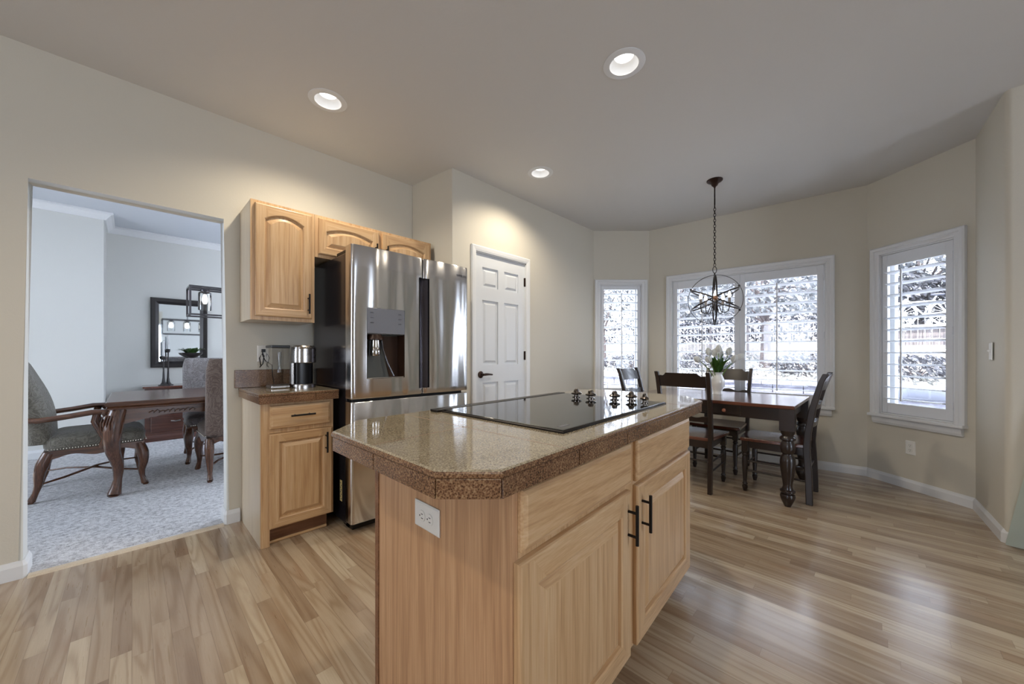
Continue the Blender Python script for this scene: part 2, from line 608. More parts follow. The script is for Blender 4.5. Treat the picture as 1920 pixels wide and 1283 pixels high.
for p in wl.data.polygons:      # the jambs and head of the opening use the dining room's wall material
    c = p.center
    if OX0 - 0.02 < c.x < OX1 + 0.02 and YL + 0.012 < c.y < YL + 0.13 and 0.01 < c.z < OZ + 0.02 and abs(p.normal.y) < 0.5: p.material_index = 1

b = MB()
b.prism([(1.848, YL - 0.002), (1.908, YP), (1.98, YP + 0.1), (1.98, YL - 0.002)], 0, CE + 0.05)
struct(b.build('wall_alcove', 'wall_paint', bevel=0.008), 'short return wall beside the fridge', 'wall')

PX0, PX1, PZ = 2.165, 2.845, 2.085
b = MB()
b.prism([(1.9105, 0), (PX0, 0), (PX0, PZ), (PX1, PZ), (PX1, 0), (4.147, 0), (4.147, CE + 0.05), (1.9105, CE + 0.05)], YP, YP + 0.12, 'xz')
struct(b.build('wall_pantry', 'wall_paint'), 'grey-beige wall with the white pantry door', 'wall')


def seg_frame(p, q):
    d = (q - p)
    L = d.length
    d = d / L
    nrm = Vector((d.y, -d.x))          # to the right of travel p -> q
    return L, Matrix(((d.x, nrm.x, 0, p.x), (d.y, nrm.y, 0, p.y), (0, 0, 1, 0), (0, 0, 0, 1)))


def wall_window(name, label, p, q, hole, thick=0.13, ext=(0.0, 0.0)):
    """bay wall from p to q; local s along the wall, n into the room is negative outward positive"""
    L, X = seg_frame(p, q)
    s0, s1, z0, z1 = hole
    b = MB()
    X2 = X @ Matrix.Diagonal((1, -1, 1, 1))    # +d = outwards (left of travel)
    a, c = -ext[0], L + ext[1]
    for (u0, u1, w0, w1) in ((a, s0, 0, CE + 0.05), (s1, c, 0, CE + 0.05), (s0, s1, 0, z0), (s0, s1, z1, CE + 0.05)):
        b.box((u0, 0, w0), (u1, thick, w1))
    b.xform(X2)
    return struct(b.build(name, 'wall_paint'), label, 'wall'), X2, L


W1 = (0.085, 0.615, 0.631, 2.045)
W2 = (0.285, 1.735, 0.629, 2.055)
W3 = (0.110, 0.640, 0.611, 2.050)
_, XW1, L1 = wall_window('wall_bay_left', 'angled bay wall with the narrow left window', D_, E_, W1, ext=(0.0, 0.05))
_, XW2, L2 = wall_window('wall_bay_center', 'bay wall with the wide double window', E_, F_, W2)
_, XW3, L3 = wall_window('wall_bay_right', 'angled bay wall with the single right window', F_, G_, W3, ext=(0.06, 0.0))

b = MB()
b.prism([(4.345, -0.545), (HX, HY), (HX, -4.6), (3.82, -4.6), (3.82, -0.72), (4.42, -0.69)], 0, CE + 0.05)
bm = b.bm
es = [e for e in bm.edges if all(abs(v.co.x - HX) < 1e-4 and abs(v.co.y - HY) < 1e-4 for v in e.verts)]
bmesh.ops.bevel(bm, geom=es, offset=0.03, segments=5, affect='EDGES', profile=0.5)
struct(b.build('wall_right', 'wall_paint', smooth=True, sharp=30), 'wall right of the bay turning a rounded corner', 'wall')

# rear of the house behind the camera (one window opening, one opening added for fill light)
def box_wall(name, label, pieces, m='wall_paint'):
    b = MB()
    for a, c in pieces: b.box(a, c)
    return struct(b.build(name, m), label, 'wall')
yb = -4.6
box_wall('wall_rear', 'wall behind the camera with a tall window opening', [
    ((-3.6, yb, 0), (0.3, yb - 0.1, 2.8)), ((1.6, yb, 0), (3.82, yb - 0.1, 2.8)),
    ((0.3, yb, 0), (1.6, yb - 0.1, 0.55)), ((0.3, yb, 2.25), (1.6, yb - 0.1, 2.8))])
box_wall('wall_side', 'wall behind the camera to the left with an opening added for fill light', [
    ((-3.7, -4.7, 0), (-3.6, -0.3, 2.8)), ((-3.7, 0.8, 0), (-3.6, YL + 0.13, 2.8)), ((-3.7, -0.3, 0), (-3.6, 0.8, 0.9)), ((-3.7, -0.3, 2.15), (-3.6, 0.8, 2.8))])

# dining room
DC = 2.83
b = MB()
b.box((-2.6, YL + 0.001, -0.06), (3.3, 7.25, 0.006))
struct(b.build('floor_dining', 'carpet_pile'), 'pale grey plush carpet of the dining room', 'carpet')
b = MB()
b.box((-2.7, YL + 0.131, DC), (3.3, 7.35, DC + 0.1))
struct(b.build('ceiling_dining', 'dining_ceiling'), 'pale ceiling of the dining room', 'ceiling')
b = MB()
b.prism([(-2.7, 6.55), (-0.235, 6.55), (-0.235, 7.2), (3.3, 7.2), (3.3, 7.35), (-2.7, 7.35)], 0, DC + 0.05)
struct(b.build('wall_dining_far', 'dining_paint'), 'pale blue-grey far wall of the dining room with a shallow recess', 'wall')
box_wall('wall_dining_left', 'dining room wall with its own window opening', [
    ((-2.7, YL + 0.131, 0), (-2.6, 3.9, DC)), ((-2.7, 5.3, 0), (-2.6, 6.55, DC)), ((-2.7, 3.9, 0), (-2.6, 5.3, 0.9)), ((-2.7, 3.9, 2.05), (-2.6, 5.3, DC))], 'dining_paint')
box_wall('wall_dining_right', 'right wall of the dining room with an opening added for fill light', [  # opening added to bring more daylight into the dining room
    ((3.2, YL + 0.131, 0), (3.3, 3.8, DC)), ((3.2, 6.2, 0), (3.3, 7.2, DC)), ((3.2, 3.8, 0), (3.3, 6.2, 0.5)), ((3.2, 3.8, 2.4), (3.3, 6.2, DC))], 'dining_paint')
b = MB()
poly = [(-2.6, 0.0), (OX0 - 0.02, 0.0), (OX0 - 0.02, OZ + 0.02), (OX1 + 0.02, OZ + 0.02), (OX1 + 0.02, 0.0), (3.2, 0.0), (3.2, DC), (-2.6, DC)]
b.prism(poly, YL + 0.1305, YL + 0.136, 'xz')
struct(b.build('wall_dining_near', 'dining_paint'), 'dining room side of the wall with the opening', 'wall')


# trims
def base_run(name, label, pts, h=0.083, t=0.014, m='trim_white', cat='baseboard'):
    """skirting along a polyline; room on the right of travel"""
    pts = [Vector(p) for p in pts]
    offs = []
    for i, p in enumerate(pts):
        d0 = (p - pts[i - 1]).normalized() if i else None
        d1 = (pts[i + 1] - p).normalized() if i < len(pts) - 1 else None
        d0 = d0 or d1; d1 = d1 or d0
        n0, n1 = Vector((d0.y, -d0.x)), Vector((d1.y, -d1.x))
        nn = (n0 + n1).normalized()
        offs.append(nn / max(nn.dot(n0), 0.3))
    prof = [(0.0, 0), (t, 0), (t, h * 0.72), (t * 0.55, h * 0.9), (t * 0.35, h), (0.0, h)]
    rings = [[(p.x + o.x * a, p.y + o.y * a, z) for a, z in prof] for p, o in zip(pts, offs)]
    b = MB()
    b.loft(rings)
    return struct(b.build(name, m), label, cat)


base_run('baseboard_bay', 'white baseboard around the bay and to the rounded corner',
         [(2.889, YP - 0.0005), (4.147, YP - 0.0005), tuple(E_), tuple(F_), tuple(G_), (HX + 0.03, HY), (HX, HY - 0.03), (HX, -4.6)])
base_run('baseboard_left', 'white baseboard left of the dining room opening, wrapping its jamb',
         [(-3.6, YL - 0.0005), (OX0 - 0.004, YL - 0.0005), (OX0 + 0.0005, YL + 0.005), (OX0 + 0.0005, YL + 0.13)], h=0.09)
base_run('baseboard_opening', 'short white baseboard wrapping the right jamb of the dining room opening',
         [(OX1 - 0.0005, YL + 0.13), (OX1 - 0.0005, YL + 0.005), (OX1 + 0.004, YL - 0.0005), (0.518, YL - 0.0005)], h=0.09)
base_run('baseboard_dining', 'white baseboard of the dining room', [(-2.6, 6.549), (-0.234, 6.549), (-0.234, 7.199), (3.2, 7.199)], h=0.1)
b = MB()
cp_ = [(0, 0), (0.018, 0), (0.03, 0.02), (0.06, 0.055), (0.08, 0.065), (0.08, 0.085), (0, 0.085)]
pts = [Vector(p) for p in [(-2.6, 6.5495), (-0.2345, 6.5495), (-0.2345, 7.1995), (3.2, 7.1995)]]
rings = []
for i, p in enumerate(pts):
    d0 = (p - pts[i - 1]).normalized() if i else (pts[1] - pts[0]).normalized()
    d1 = (pts[i + 1] - p).normalized() if i < 3 else d0
    n0, n1 = Vector((d0.y, -d0.x)), Vector((d1.y, -d1.x))
    nn = (n0 + n1).normalized(); nn = nn / nn.dot(n0)
    rings.append([(p.x + nn.x * a, p.y + nn.y * a, DC - 0.0855 + z) for a, z in cp_])
b.loft(rings)
struct(b.build('trim_crown', 'trim_white'), 'white crown moulding along the dining room ceiling', 'trim')
b = MB()
b.prism([(YL - 0.035, 0.0), (YL + 0.012, 0.0), (YL + 0.012, 0.009), (YL - 0.02, 0.008)], OX0 + 0.016, OX1 - 0.016, 'yz')
struct(b.build('trim_threshold', 'oak_pale'), 'thin oak threshold strip between floor and carpet', 'threshold')


# ------------------------------------------------------------------ pantry door
def raised_panels(b, rects, y0, depth, inset=0.018):
    """moulded panels sunk into a face at y0 (room side is -y)"""
    for (x0, x1, z0, z1) in rects:
        def ring(i, y): return [(x0 + i, y, z0 + i), (x1 - i, y, z0 + i), (x1 - i, y, z1 - i), (x0 + i, y, z1 - i)]
        b.loft([ring(0.016, y0 + depth), ring(0.016 + 0.004, y0 + depth - 0.001), ring(0.016 + 0.022, y0 + 0.002)], cap0=False)


dr = thing('door_1', 'white six-panel pantry door with a bronze lever', 'door', (2.505, YP + 0.03, 0), kind='structure')
x0, x1, zt = PX0 + 0.006, PX1 - 0.006, PZ - 0.012
yf = YP + 0.012
cols = [(2.243, 2.424), (2.532, 2.708)]
cols = [(2.262, 2.462), (2.545, 2.745)]
rows = [(0.20, 0.884), (1.05, 1.65), (1.770, 1.956)]
b = MB()
b.box((x0, yf + 0.014, 0.008), (x1, yf + 0.040, zt))
for u0, u1 in ((x0, cols[0][0]), (cols[0][1], cols[1][0]), (cols[1][1], x1)): b.box((u0, yf, 0.008), (u1, yf + 0.015, zt))
zz = [0.008] + [z for r in rows for z in r] + [zt]
for c0, c1 in cols:
    for i in range(0, len(zz), 2): b.box((c0, yf, zz[i]), (c1, yf + 0.015, zz[i + 1]))
raised_panels(b, [(c0, c1, r0, r1) for c0, c1 in cols for r0, r1 in rows], yf, 0.014)
b.build('door_leaf', 'door_white', dr)
b = MB()
for x_ in (PX0 + 0.0005, PX1 - 0.0005):
    s_ = 1 if x_ < 2.5 else -1
    b.box((x_, YP + 0.001, 0), (x_ + s_ * 0.005, YP + 0.118, PZ))
b.box((PX0, YP + 0.001, PZ - 0.011), (PX1, YP + 0.118, PZ - 0.0005))
b.build('door_jamb', 'trim_white', dr)
def casing(b, x0, x1, z1, wd, y):
    prof = [(0, 0.0), (0, 0.012), (wd * 0.3, 0.017), (wd * 0.85, 0.02), (wd, 0.014), (wd, 0)]
    path = [((x0, 0), (-1, 0)), ((x0, z1), (-1, 1)), ((x1, z1), (1, 1)), ((x1, 0), (1, 0))]
    b.loft([[(p[0] + d[0] * a, y - t, p[1] + d[1] * a) for a, t in prof] for p, d in path])
b = MB()
casing(b, PX0 + 0.001, PX1 - 0.001, PZ - 0.001, 0.052, YP - 0.0005)
b.build('door_casing', 'trim_white', dr)
for z_ in (1.892, 1.135, 0.25):
    b = MB()
    b.cyl((x1 + 0.003, yf - 0.006, z_ - 0.045), (x1 + 0.003, yf - 0.006, z_ + 0.045), 0.007)
    b.box((x1 - 0.012, yf - 0.002, z_ - 0.044), (x1 + 0.003, yf + 0.001, z_ + 0.044))
    b.build('hinge', 'bronze', dr)
b = MB()
b.lathe([(0.032, 0), (0.032, 0.006), (0.026, 0.012), (0.011, 0.016), (0.011, 0.045)], n=20, X=Matrix.Rotation(R(90), 3, 'X'), c=(2.238, yf - 0.0005, 0.960))
b.tube([(2.232, yf - 0.045, 0.960), (2.262, yf - 0.046, 0.962), (2.30, yf - 0.044, 0.962), (2.352, yf - 0.038, 0.957)], [0.011, 0.012, 0.010, 0.007], n=12)
b.build('door_lever', 'bronze', dr, smooth=True)


# ------------------------------------------------------------------ windows with plantation shutters
def window(idx, name_label, X, hole, outer, panes_split, sh_label, panels, louver_z, sill):
    """X maps (s, d, z) with d outward"""
    s0, s1, z0, z1 = hole
    o0, o1, oz0, oz1 = outer
    root = thing('window_%d' % idx, name_label, 'window', tuple(X @ Vector(((s0 + s1) / 2, 0, 0))), kind='structure')
    b = MB()
    # casing: stepped profile swept round the opening
    wd = s0 - o0
    prof = [(0.0, 0.0), (0.0, -0.014), (0.012, -0.020), (wd * 0.45, -0.020), (wd * 0.55, -0.028), (wd * 0.85, -0.032), (wd, -0.024), (wd, -0.0005)]
    ring = []
    zt = oz1 - z1
    for (cx, cz, dx, dz) in ((s0, z0 - 0.002, -1, 0), (s0, z1, -1, 1), (s1, z1, 1, 1), (s1, z0 - 0.002, 1, 0)):
        ring.append([(cx + dx * a, d - 0.0005, cz + dz * a * (zt / wd)) for a, d in prof])
    b.loft(ring)
    b.xform(X).build('casing', 'trim_white', root)
    b = MB()
    b.box((o0 - 0.004, -0.052, oz0 - 0.004), (o1 + 0.004, 0.06, oz0 + 0.022))
    b.xform(X).build('sill', 'trim_white', root, bevel=0.006)
    b = MB()
    pr = [(-0.0005, oz0 - 0.066), (-0.018, oz0 - 0.066), (-0.026, oz0 - 0.045), (-0.03, oz0 - 0.005), (-0.0005, oz0 - 0.005)]
    b.loft([[(s, d, z) for d, z in pr] for s in (o0 + 0.02, o1 - 0.02)])
    b.xform(X).build('apron', 'trim_white', root)
    # lining, sash, panes
    b = MB()
    t = 0.012
    for (a0, a1, c0, c1) in ((s0, s0 + t, z0, z1), (s1 - t, s1, z0, z1), (s0, s1, z1 - t, z1), (s0, s1, z0 + 0.0005, z0 + t)):
        b.box((a0 + 0.0005, 0.001, c0), (a1 - 0.0005, 0.129, c1))
    b.xform(X).build('lining', 'trim_white', root)
    edges = [s0 + t] + panes_split + [s1 - t]
    for a0, a1 in zip(edges[:-1], edges[1:]):
        b = MB()
        f = 0.04
        for (u0, u1, w0, w1) in ((a0, a0 + f, z0 + t, z1 - t), (a1 - f, a1, z0 + t, z1 - t), (a0 + f, a1 - f, z0 + t, z0 + t + f), (a0 + f, a1 - f, z1 - t - f, z1 - t)):
            b.box((u0, 0.085, w0), (u1, 0.118, w1))
        sh = b.xform(X).build('sash', 'trim_white', root)
        b = MB()
        b.box((a0 + f - 0.004, 0.100, z0 + t + f - 0.004), (a1 - f + 0.004, 0.103, z1 - t - f + 0.004))
        b.xform(X).build('pane', 'window_glass', sh)
    # shutters
    lz0, lz1 = louver_z
    for k, (p0, p1, l0, l1, hinge_s, rod) in enumerate(panels):
        sr = thing('plantation_shutter', sh_label[k], 'shutter', tuple(X @ Vector(((p0 + p1) / 2, -0.01, z0))), group='white plantation shutters in the bay')
        b = MB()
        d0, d1 = 0.004, 0.032
        zb, ztp = z0 + 0.014, z1 - 0.014
        b.box((p0, d0, zb), (l0, d1, ztp)); b.box((l1, d0, zb), (p1, d1, ztp))
        b.box((l0, d0 + 0.002, zb), (l1, d1 - 0.002, lz0)); b.box((l0, d0 + 0.002, lz1), (l1, d1 - 0.002, ztp))
        b.xform(X).build('frame', 'shutter_white', sr, bevel=0.002)
        b = MB()
        n = 12
        step = (lz1 - lz0) / n
        ang = R(-7)
        for i in range(n):
            zc = lz0 + step * (i + 0.5) - 0.012
            ring = []
            for q in range(12):
                th = 2 * math.pi * q / 12
                e_, h_ = 0.052 * math.cos(th), 0.0058 * math.sin(th)
                ring.append((e_ * math.cos(ang) - h_ * math.sin(ang), e_ * math.sin(ang) + h_ * math.cos(ang)))
            b.loft([[(s, 0.018 + e_, zc + h_) for e_, h_ in ring] for s in (l0 + 0.002, l1 - 0.002)])
        b.xform(X).build('louvers', 'shutter_white', sr, smooth=True)
        b = MB()
        rs = l0 + (l1 - l0) * rod
        b.box((rs - 0.006, -0.044, lz0 + 0.03), (rs + 0.006, -0.034, lz1 - 0.05))
        b.xform(X).build('tilt_rod', 'shutter_white', sr, bevel=0.002)
        for z_ in (zb + 0.12, (zb + ztp) / 2, ztp - 0.12):
            b = MB()
            b.cyl((hinge_s, -0.002, z_ - 0.03), (hinge_s, -0.002, z_ + 0.03), 0.006, n=10)
            b.xform(X).build('hinge', 'shutter_white', sr)


window(1, 'narrow shuttered window in the left angled wall of the bay', XW1, W1, (0.012, 0.688, 0.608, 2.108), [],
       ['single-panel white plantation shutter in the narrow left bay window'],
       [(0.100, 0.600, 0.135, 0.563, 0.600, 0.5)], (0.715, 1.985), True)
window(2, 'wide double window behind the dining table', XW2, W2, (0.218, 1.800, 0.606, 2.122), [1.01],
       ['left white plantation shutter panel of the wide window behind the orb chandelier', 'right white plantation shutter panel of the wide window behind the table'],
       [(0.299, 1.004, 0.343, 0.951, 0.299, 0.47), (1.008, 1.721, 1.053, 1.669, 1.721, 0.47)], (0.735, 1.948), True)
window(3, 'single shuttered window in the right angled wall of the bay', XW3, W3, (0.040, 0.712, 0.588, 2.116), [],
       ['single-panel white plantation shutter in the right bay window above the wall outlet'],
       [(0.125, 0.625, 0.166, 0.578, 0.625, 0.34)], (0.713, 1.933), True)


# ------------------------------------------------------------------ cabinets
def cab_door(x0, x1, z0, z1, y, t=0.020, arch=0.0, fr=0.056, m='oak_z', parent=None, name='door', X=None):
    """raised-panel door, face at y (room side -y), arch = rise of the arched top rail"""
    b = MB()
    yb_, yp = y + t, y + 0.0135
    N = 14
    ix0, ix1, iz0, iz1 = x0 + fr, x1 - fr, z0 + fr, z1 - fr
    def arc(i):
        """points along the top, right to left, for an inset i"""
        out = []
        for q in range(N + 1):
            u = 1 - q / N
            xx = ix0 + i + (ix1 - ix0 - 2 * i) * u
            rise = arch * (1 - (2 * u - 1) ** 2) if arch else 0
            out.append((xx, iz1 - i - arch + rise))
        return out
    def contour(i, yy): return [(ix0 + i, yy, iz0 + i), (ix1 - i, yy, iz0 + i)] + [(xx, yy, z_) for xx, z_ in arc(i)]
    b.box((x0 + 0.004, yp, z0 + 0.004), (x1 - 0.004, yb_, z1 - 0.004))
    e = 0.007
    def bar(u0, u1, w0, w1):
        b.box((u0, y, w0), (u1, yp + 0.001, w1))
    # outer frame with an eased outer edge: loft of rings (outer contour to inner contour)
    oc = lambda i, yy: [(x0 + i, yy, z0 + i), (x1 - i, yy, z0 + i)] + [(x1 - i - (x1 - x0 - 2 * i) * q / N, yy, z1 - i) for q in range(N + 1)]
    b.loft([oc(0, yb_), oc(0, y + e), oc(e * 0.35, y + e * 0.3), oc(e, y), contour(-0.007, y), contour(-0.002, y + 0.004), contour(0.001, yp)], cap0=False, cap1=False)
    # raised field
    b.loft([contour(0.002, yp), contour(0.008, yp - 0.001), contour(0.027, y + 0.002), contour(0.030, y + 0.001)], cap0=False)
    hz = []
    for f in b.bm.faces:
        c = f.calc_center_median()
        arc_z = iz1 - arch + (arch * (1 - (2 * (c.x - ix0) / (ix1 - ix0) - 1) ** 2) if arch else 0)
        f.normal_update()
        rail = c.y < y + 0.005 and ix0 + 0.01 < c.x < ix1 - 0.01 and (c.z < iz0 or c.z > arc_z)
        slope = abs(f.normal.z) > 0.2 and (c.z < iz0 + 0.04 or c.z > arc_z - 0.04) and abs(f.normal.z) > abs(f.normal.x)
        hz.append(1 if rail or slope else 0)
    for f, h in zip(b.bm.faces, hz): f.material_index = h
    if X is not None: b.xform(X)
    o = b.build(name, m, parent)
    o.data.materials.append(M['oak_x'])
    return o


def drawer_front(x0, x1, z0, z1, y, t=0.020, m='oak_x', parent=None, X=None, name='drawer'):
    b = MB()
    r = lambda i, yy: [(x0 + i, yy, z0 + i), (x1 - i, yy, z0 + i), (x1 - i, yy, z1 - i), (x0 + i, yy, z1 - i)]
    b.loft([r(0, y + t), r(0, y + 0.010), r(0.004, y + 0.004), r(0.012, y + 0.0015), r(0.015, y)])
    if X is not None: b.xform(X)
    return b.build(name, m, parent)


def bar_pull(p, q, out, parent, r=0.0058):
    """bar handle from p to q on a face; out = direction away from the face"""
    p, q, out = Vector(p), Vector(q), Vector(out)
    b = MB()
    o = out * 0.032
    d = (q - p)
    b.cyl(p + o, q + o, r)
    for f in (0.2, 0.8):
        b.cyl(p + d * f, p + d * f + o, r * 0.8)
    return b.build('handle', 'black_metal', parent, smooth=True)


# wall cabinets
YW = 2.790
def wall_cab(label, x0, x1, z0, z1, doors, loc):
    r = thing('wall_cabinet', label, 'cabinet', loc, group='oak wall cabinets')
    b = MB()
    b.box((x0 + 0.001, YW + 0.019, z0), (x1 - 0.001, YL - 0.001, z1))
    b.build('carcass', 'oak_pale', r)
    b = MB()
    s = 0.030
    xin = [x0 + 0.0005] + [v for d in doors for v in (d[0] + 0.012, d[1] - 0.012)] + [x1 - 0.0005]
    b.box((x0 + 0.0005, YW, z0 - 0.001), (xin[1], YW + 0.0195, z1 + 0.001))
    b.box((xin[-2], YW, z0 - 0.001), (x1 - 0.0005, YW + 0.0195, z1 + 0.001))
    for i in range(2, len(xin) - 2, 2): b.box((xin[i], YW, z0 - 0.001), (xin[i + 1], YW + 0.0195, z1 + 0.001))
    for i in range(1, len(xin) - 1, 2):
        b.box((xin[i], YW, z0 - 0.001), (xin[i + 1], YW + 0.0195, z0 + 0.036))
        b.box((xin[i], YW, z1 - 0.036), (xin[i + 1], YW + 0.0195, z1 + 0.001))
    b.build('face_frame', 'oak_z', r)
    for (d0, d1, e0, e1, arch, h) in doors:
        dd = cab_door(d0, d1, e0, e1, YW - 0.0205, arch=arch, parent=r)
        bar_pull((h[0], YW - 0.0205, h[1]), (h[0], YW - 0.0205, h[2]), (0, -1, 0), dd)
    return r


wall_cab('tall single-door oak wall cabinet with arched panel above the coffee maker', 0.517, 0.889, 1.366, 2.122,
         [(0.539, 0.868, 1.389, 2.102, 0.040, (0.842, 1.42, 1.555))], (0.7, 2.95, 1.366))
wall_cab('low two-door oak wall cabinet with arched panels above the fridge', 0.8895, 1.838, 1.828, 2.122,
         [(0.910, 1.352, 1.850, 2.102, 0.036, (1.322, 1.87, 2.0)), (1.380, 1.815, 1.850, 2.102, 0.036, (1.410, 1.87, 2.0))], (1.36, 2.95, 1.828))

# base cabinet left of the fridge
YB = 2.566
r = thing('base_cabinet', 'narrow oak base cabinet with one drawer and one door left of the fridge', 'cabinet', (0.73, 2.85, 0))
bx0, bx1 = 0.526, 0.932
b = MB()
b.box((bx0 + 0.001, YB + 0.0195, 0.10), (bx1 - 0.001, YL - 0.001, 0.852))
b.box((bx0 + 0.001, YB + 0.0195, 0.0), (bx0 + 0.018, YL - 0.001, 0.10))
b.build('carcass', 'oak_pale', r)
b = MB()
for (u0, u1, w0, w1) in ((bx0, bx0 + 0.045, 0.0, 0.853), (bx1 - 0.030, bx1, 0.1, 0.853), (bx0 + 0.045, bx1 - 0.030, 0.832, 0.853), (bx0 + 0.045, bx1 - 0.030, 0.672, 0.71), (bx0 + 0.045, bx1 - 0.030, 0.10, 0.13)):
    b.box((u0, YB, w0), (u1, YB + 0.019, w1))
b.box((bx0 + 0.045, YB + 0.012, 0.71), (bx1 - 0.03, YB + 0.019, 0.832)); b.box((bx0 + 0.045, YB + 0.012, 0.13), (bx1 - 0.03, YB + 0.019, 0.672))
b.build('face_frame', 'oak_z', r)
dd = drawer_front(0.568, 0.910, 0.698, 0.838, YB - 0.0205, parent=r)
bar_pull((0.672, YB - 0.0205, 0.772), (0.808, YB - 0.0205, 0.772), (0, -1, 0), dd)
dd = cab_door(0.566, 0.920, 0.108, 0.670, YB - 0.0205, parent=r)
bar_pull((0.879, YB - 0.0205, 0.512), (0.879, YB - 0.0205, 0.645), (0, -1, 0), dd)
b = MB()
b.box((bx0 + 0.045, YB + 0.05, 0.0), (bx1 - 0.025, YB + 0.066, 0.10))
b.build('toe_kick', 'kick_wood', r)
b = MB()
b.box((bx0 + 0.03, YB + 0.034, 0.0), (bx1 - 0.025, YB + 0.049, 0.018))
b.build('shoe_moulding', 'oak_x', r, bevel=0.006)

def slab(o):
    """the slab's narrow edge shows the same stone as the edge band"""
    o.data.materials.append(M['granite'])
    for p in o.data.polygons:
        if p.normal.z < 0.6: p.material_index = 1
    return o


# counter with backsplash on the base cabinet
r = thing('granite_countertop', 'small granite tile countertop with backsplash on the narrow base cabinet', 'countertop', (0.73, 2.8, 0.855), group='granite countertops')
cx0, cx1, cy0 = 0.508, 0.955, 2.522
b = MB()
b.box((cx0, cy0, 0.898), (cx1, YL - 0.002, 0.914))
slab(b.build('top_slab', 'granite_top_sheen', r, bevel=0.004))
b = MB()
n = 2
xs_ = [cx0 + 0.002, cx0 + 0.305, cx1 - 0.001]
for u0, u1 in zip(xs_[:-1], xs_[1:]): b.box((u0 + 0.001, cy0 + 0.002, 0.854), (u1 - 0.001, cy0 + 0.014, 0.897))
ys_ = [cy0 + 0.015, cy0 + 0.31, YL - 0.003]
for u0, u1 in zip(ys_[:-1], ys_[1:]): b.box((cx0 + 0.002, u0, 0.854), (cx0 + 0.014, u1 - 0.0015, 0.897))
b.build('edge_band', 'granite', r, bevel=0.0015)
b = MB()
b.box((0.486, YL - 0.019, 0.915), (0.80, YL - 0.001, 1.037)); b.box((0.8015, YL - 0.019, 0.915), (0.955, YL - 0.001, 1.037))
b.build('backsplash', 'granite', r, bevel=0.002)

# ------------------------------------------------------------------ kitchen island
TH = R(3.5)
IX = Matrix(((math.cos(TH), 0, 0, 0.591), (math.sin(TH), 1, 0, 0.575), (0, 0, 1, 0), (0, 0, 0, 1)))   # (s, d, z)
IL, IW = 1.335, 0.655
r = thing('island_cabinet', 'oak kitchen island cabinet with two drawers and two doors', 'cabinet', (1.25, 0.9, 0))
b = MB()
b.box((0.0, 0.0, 0.0), (0.019, IW, 0.853))
b.xform(IX).build('end_panel', 'oak_panel', r)
b = MB()
b.box((-0.004, IW - 0.02, 0.0), (0.0, IW + 0.003, 0.853))
b.xform(IX).build('corner_trim', 'kick_wood', r)
b = MB()
b.box((0.0195, 0.02, 0.10), (IL, IW, 0.853))
b.box((0.0195, 0.075, 0.0), (IL - 0.05, IW - 0.02, 0.10))
b.xform(IX).build('carcass', 'oak_z', r)
b = MB()
fr_ = [(0.0195, 0.045, 0.10, 0.853), (0.600, 0.680, 0.10, 0.853), (IL - 0.04, IL, 0.10, 0.853)]
for u0, u1 in ((0.045, 0.600), (0.680, IL - 0.04)):
    fr_ += [(u0, u1, 0.825, 0.853), (u0, u1, 0.665, 0.715), (u0, u1, 0.10, 0.135)]
for u0, u1, w0, w1 in fr_: b.box((u0, 0.0, w0), (u1, 0.0195, w1))
b.xform(IX).build('face_frame', 'oak_z', r)
XI = IX
for (a0, a1, z0, z1) in ((0.018, 0.614, 0.695, 0.838), (0.662, 1.300, 0.690, 0.838)):
    drawer_front(a0, a1, z0, z1, -0.0205, parent=r, X=XI)
for (a0, a1, hs) in ((0.004, 0.604, 0.577), (0.660, 1.305, 0.697)):
    dd = cab_door(a0, a1, 0.108, 0.676, -0.0205, fr=0.075, parent=r, X=XI)
    p, q = XI @ Vector((hs, -0.0205, 0.508)), XI @ Vector((hs, -0.0205, 0.640))
    bar_pull(p, q, (0, -1, 0), dd)

# island countertop: granite tiles with a banded edge and clipped corners
r = thing('granite_countertop', 'large clipped-corner granite tile countertop on the oak island', 'countertop', (1.3, 0.92, 0.855), group='granite countertops')
PO = [(0.412, 0.614), (0.506, 0.518), (1.985, 0.607), (2.16, 0.745), (2.16, 1.30), (2.05, 1.385), (0.541, 1.285), (0.412, 1.150)]
def inset(poly, d):
    out = []
    n = len(poly)
    for i in range(n):
        p0, p1, p2 = Vector(poly[i - 1]), Vector(poly[i]), Vector(poly[(i + 1) % n])
        d0, d1 = (p1 - p0).normalized(), (p2 - p1).normalized()
        n0, n1 = Vector((-d0.y, d0.x)), Vector((-d1.y, d1.x))
        nn = (n0 + n1).normalized()
        out.append(tuple(p1 + nn * d / nn.dot(n0)))
    return out
b = MB()
rr = lambda d, z: [(x, y, z) for x, y in inset(PO, d)]
b.loft([rr(0.003, 0.897), rr(0.0, 0.900), rr(0.0, 0.907), rr(0.002, 0.911), rr(0.007, 0.914)])
slab(b.build('top_slab', 'granite_top_sheen', r))
b = MB()
Pi = inset(PO, 0.003)
Pj = inset(PO, 0.016)
for i in range(len(Pi)):
    a0, a1, c0, c1 = Vector(Pi[i]), Vector(Pi[(i + 1) % 8]), Vector(Pj[i]), Vector(Pj[(i + 1) % 8])
    L = (a1 - a0).length
    n = max(1, round(L / 0.305))
    g = 0.0012 / L
    for k in range(n):
        f0, f1 = k / n + g, (k + 1) / n - g
        q = [a0.lerp(a1, f0), a0.lerp(a1, f1), c0.lerp(c1, f1), c0.lerp(c1, f0)]
        b.prism([(v.x, v.y) for v in q], 0.856, 0.8965)
b.build('edge_band', 'granite', r, bevel=0.0015)
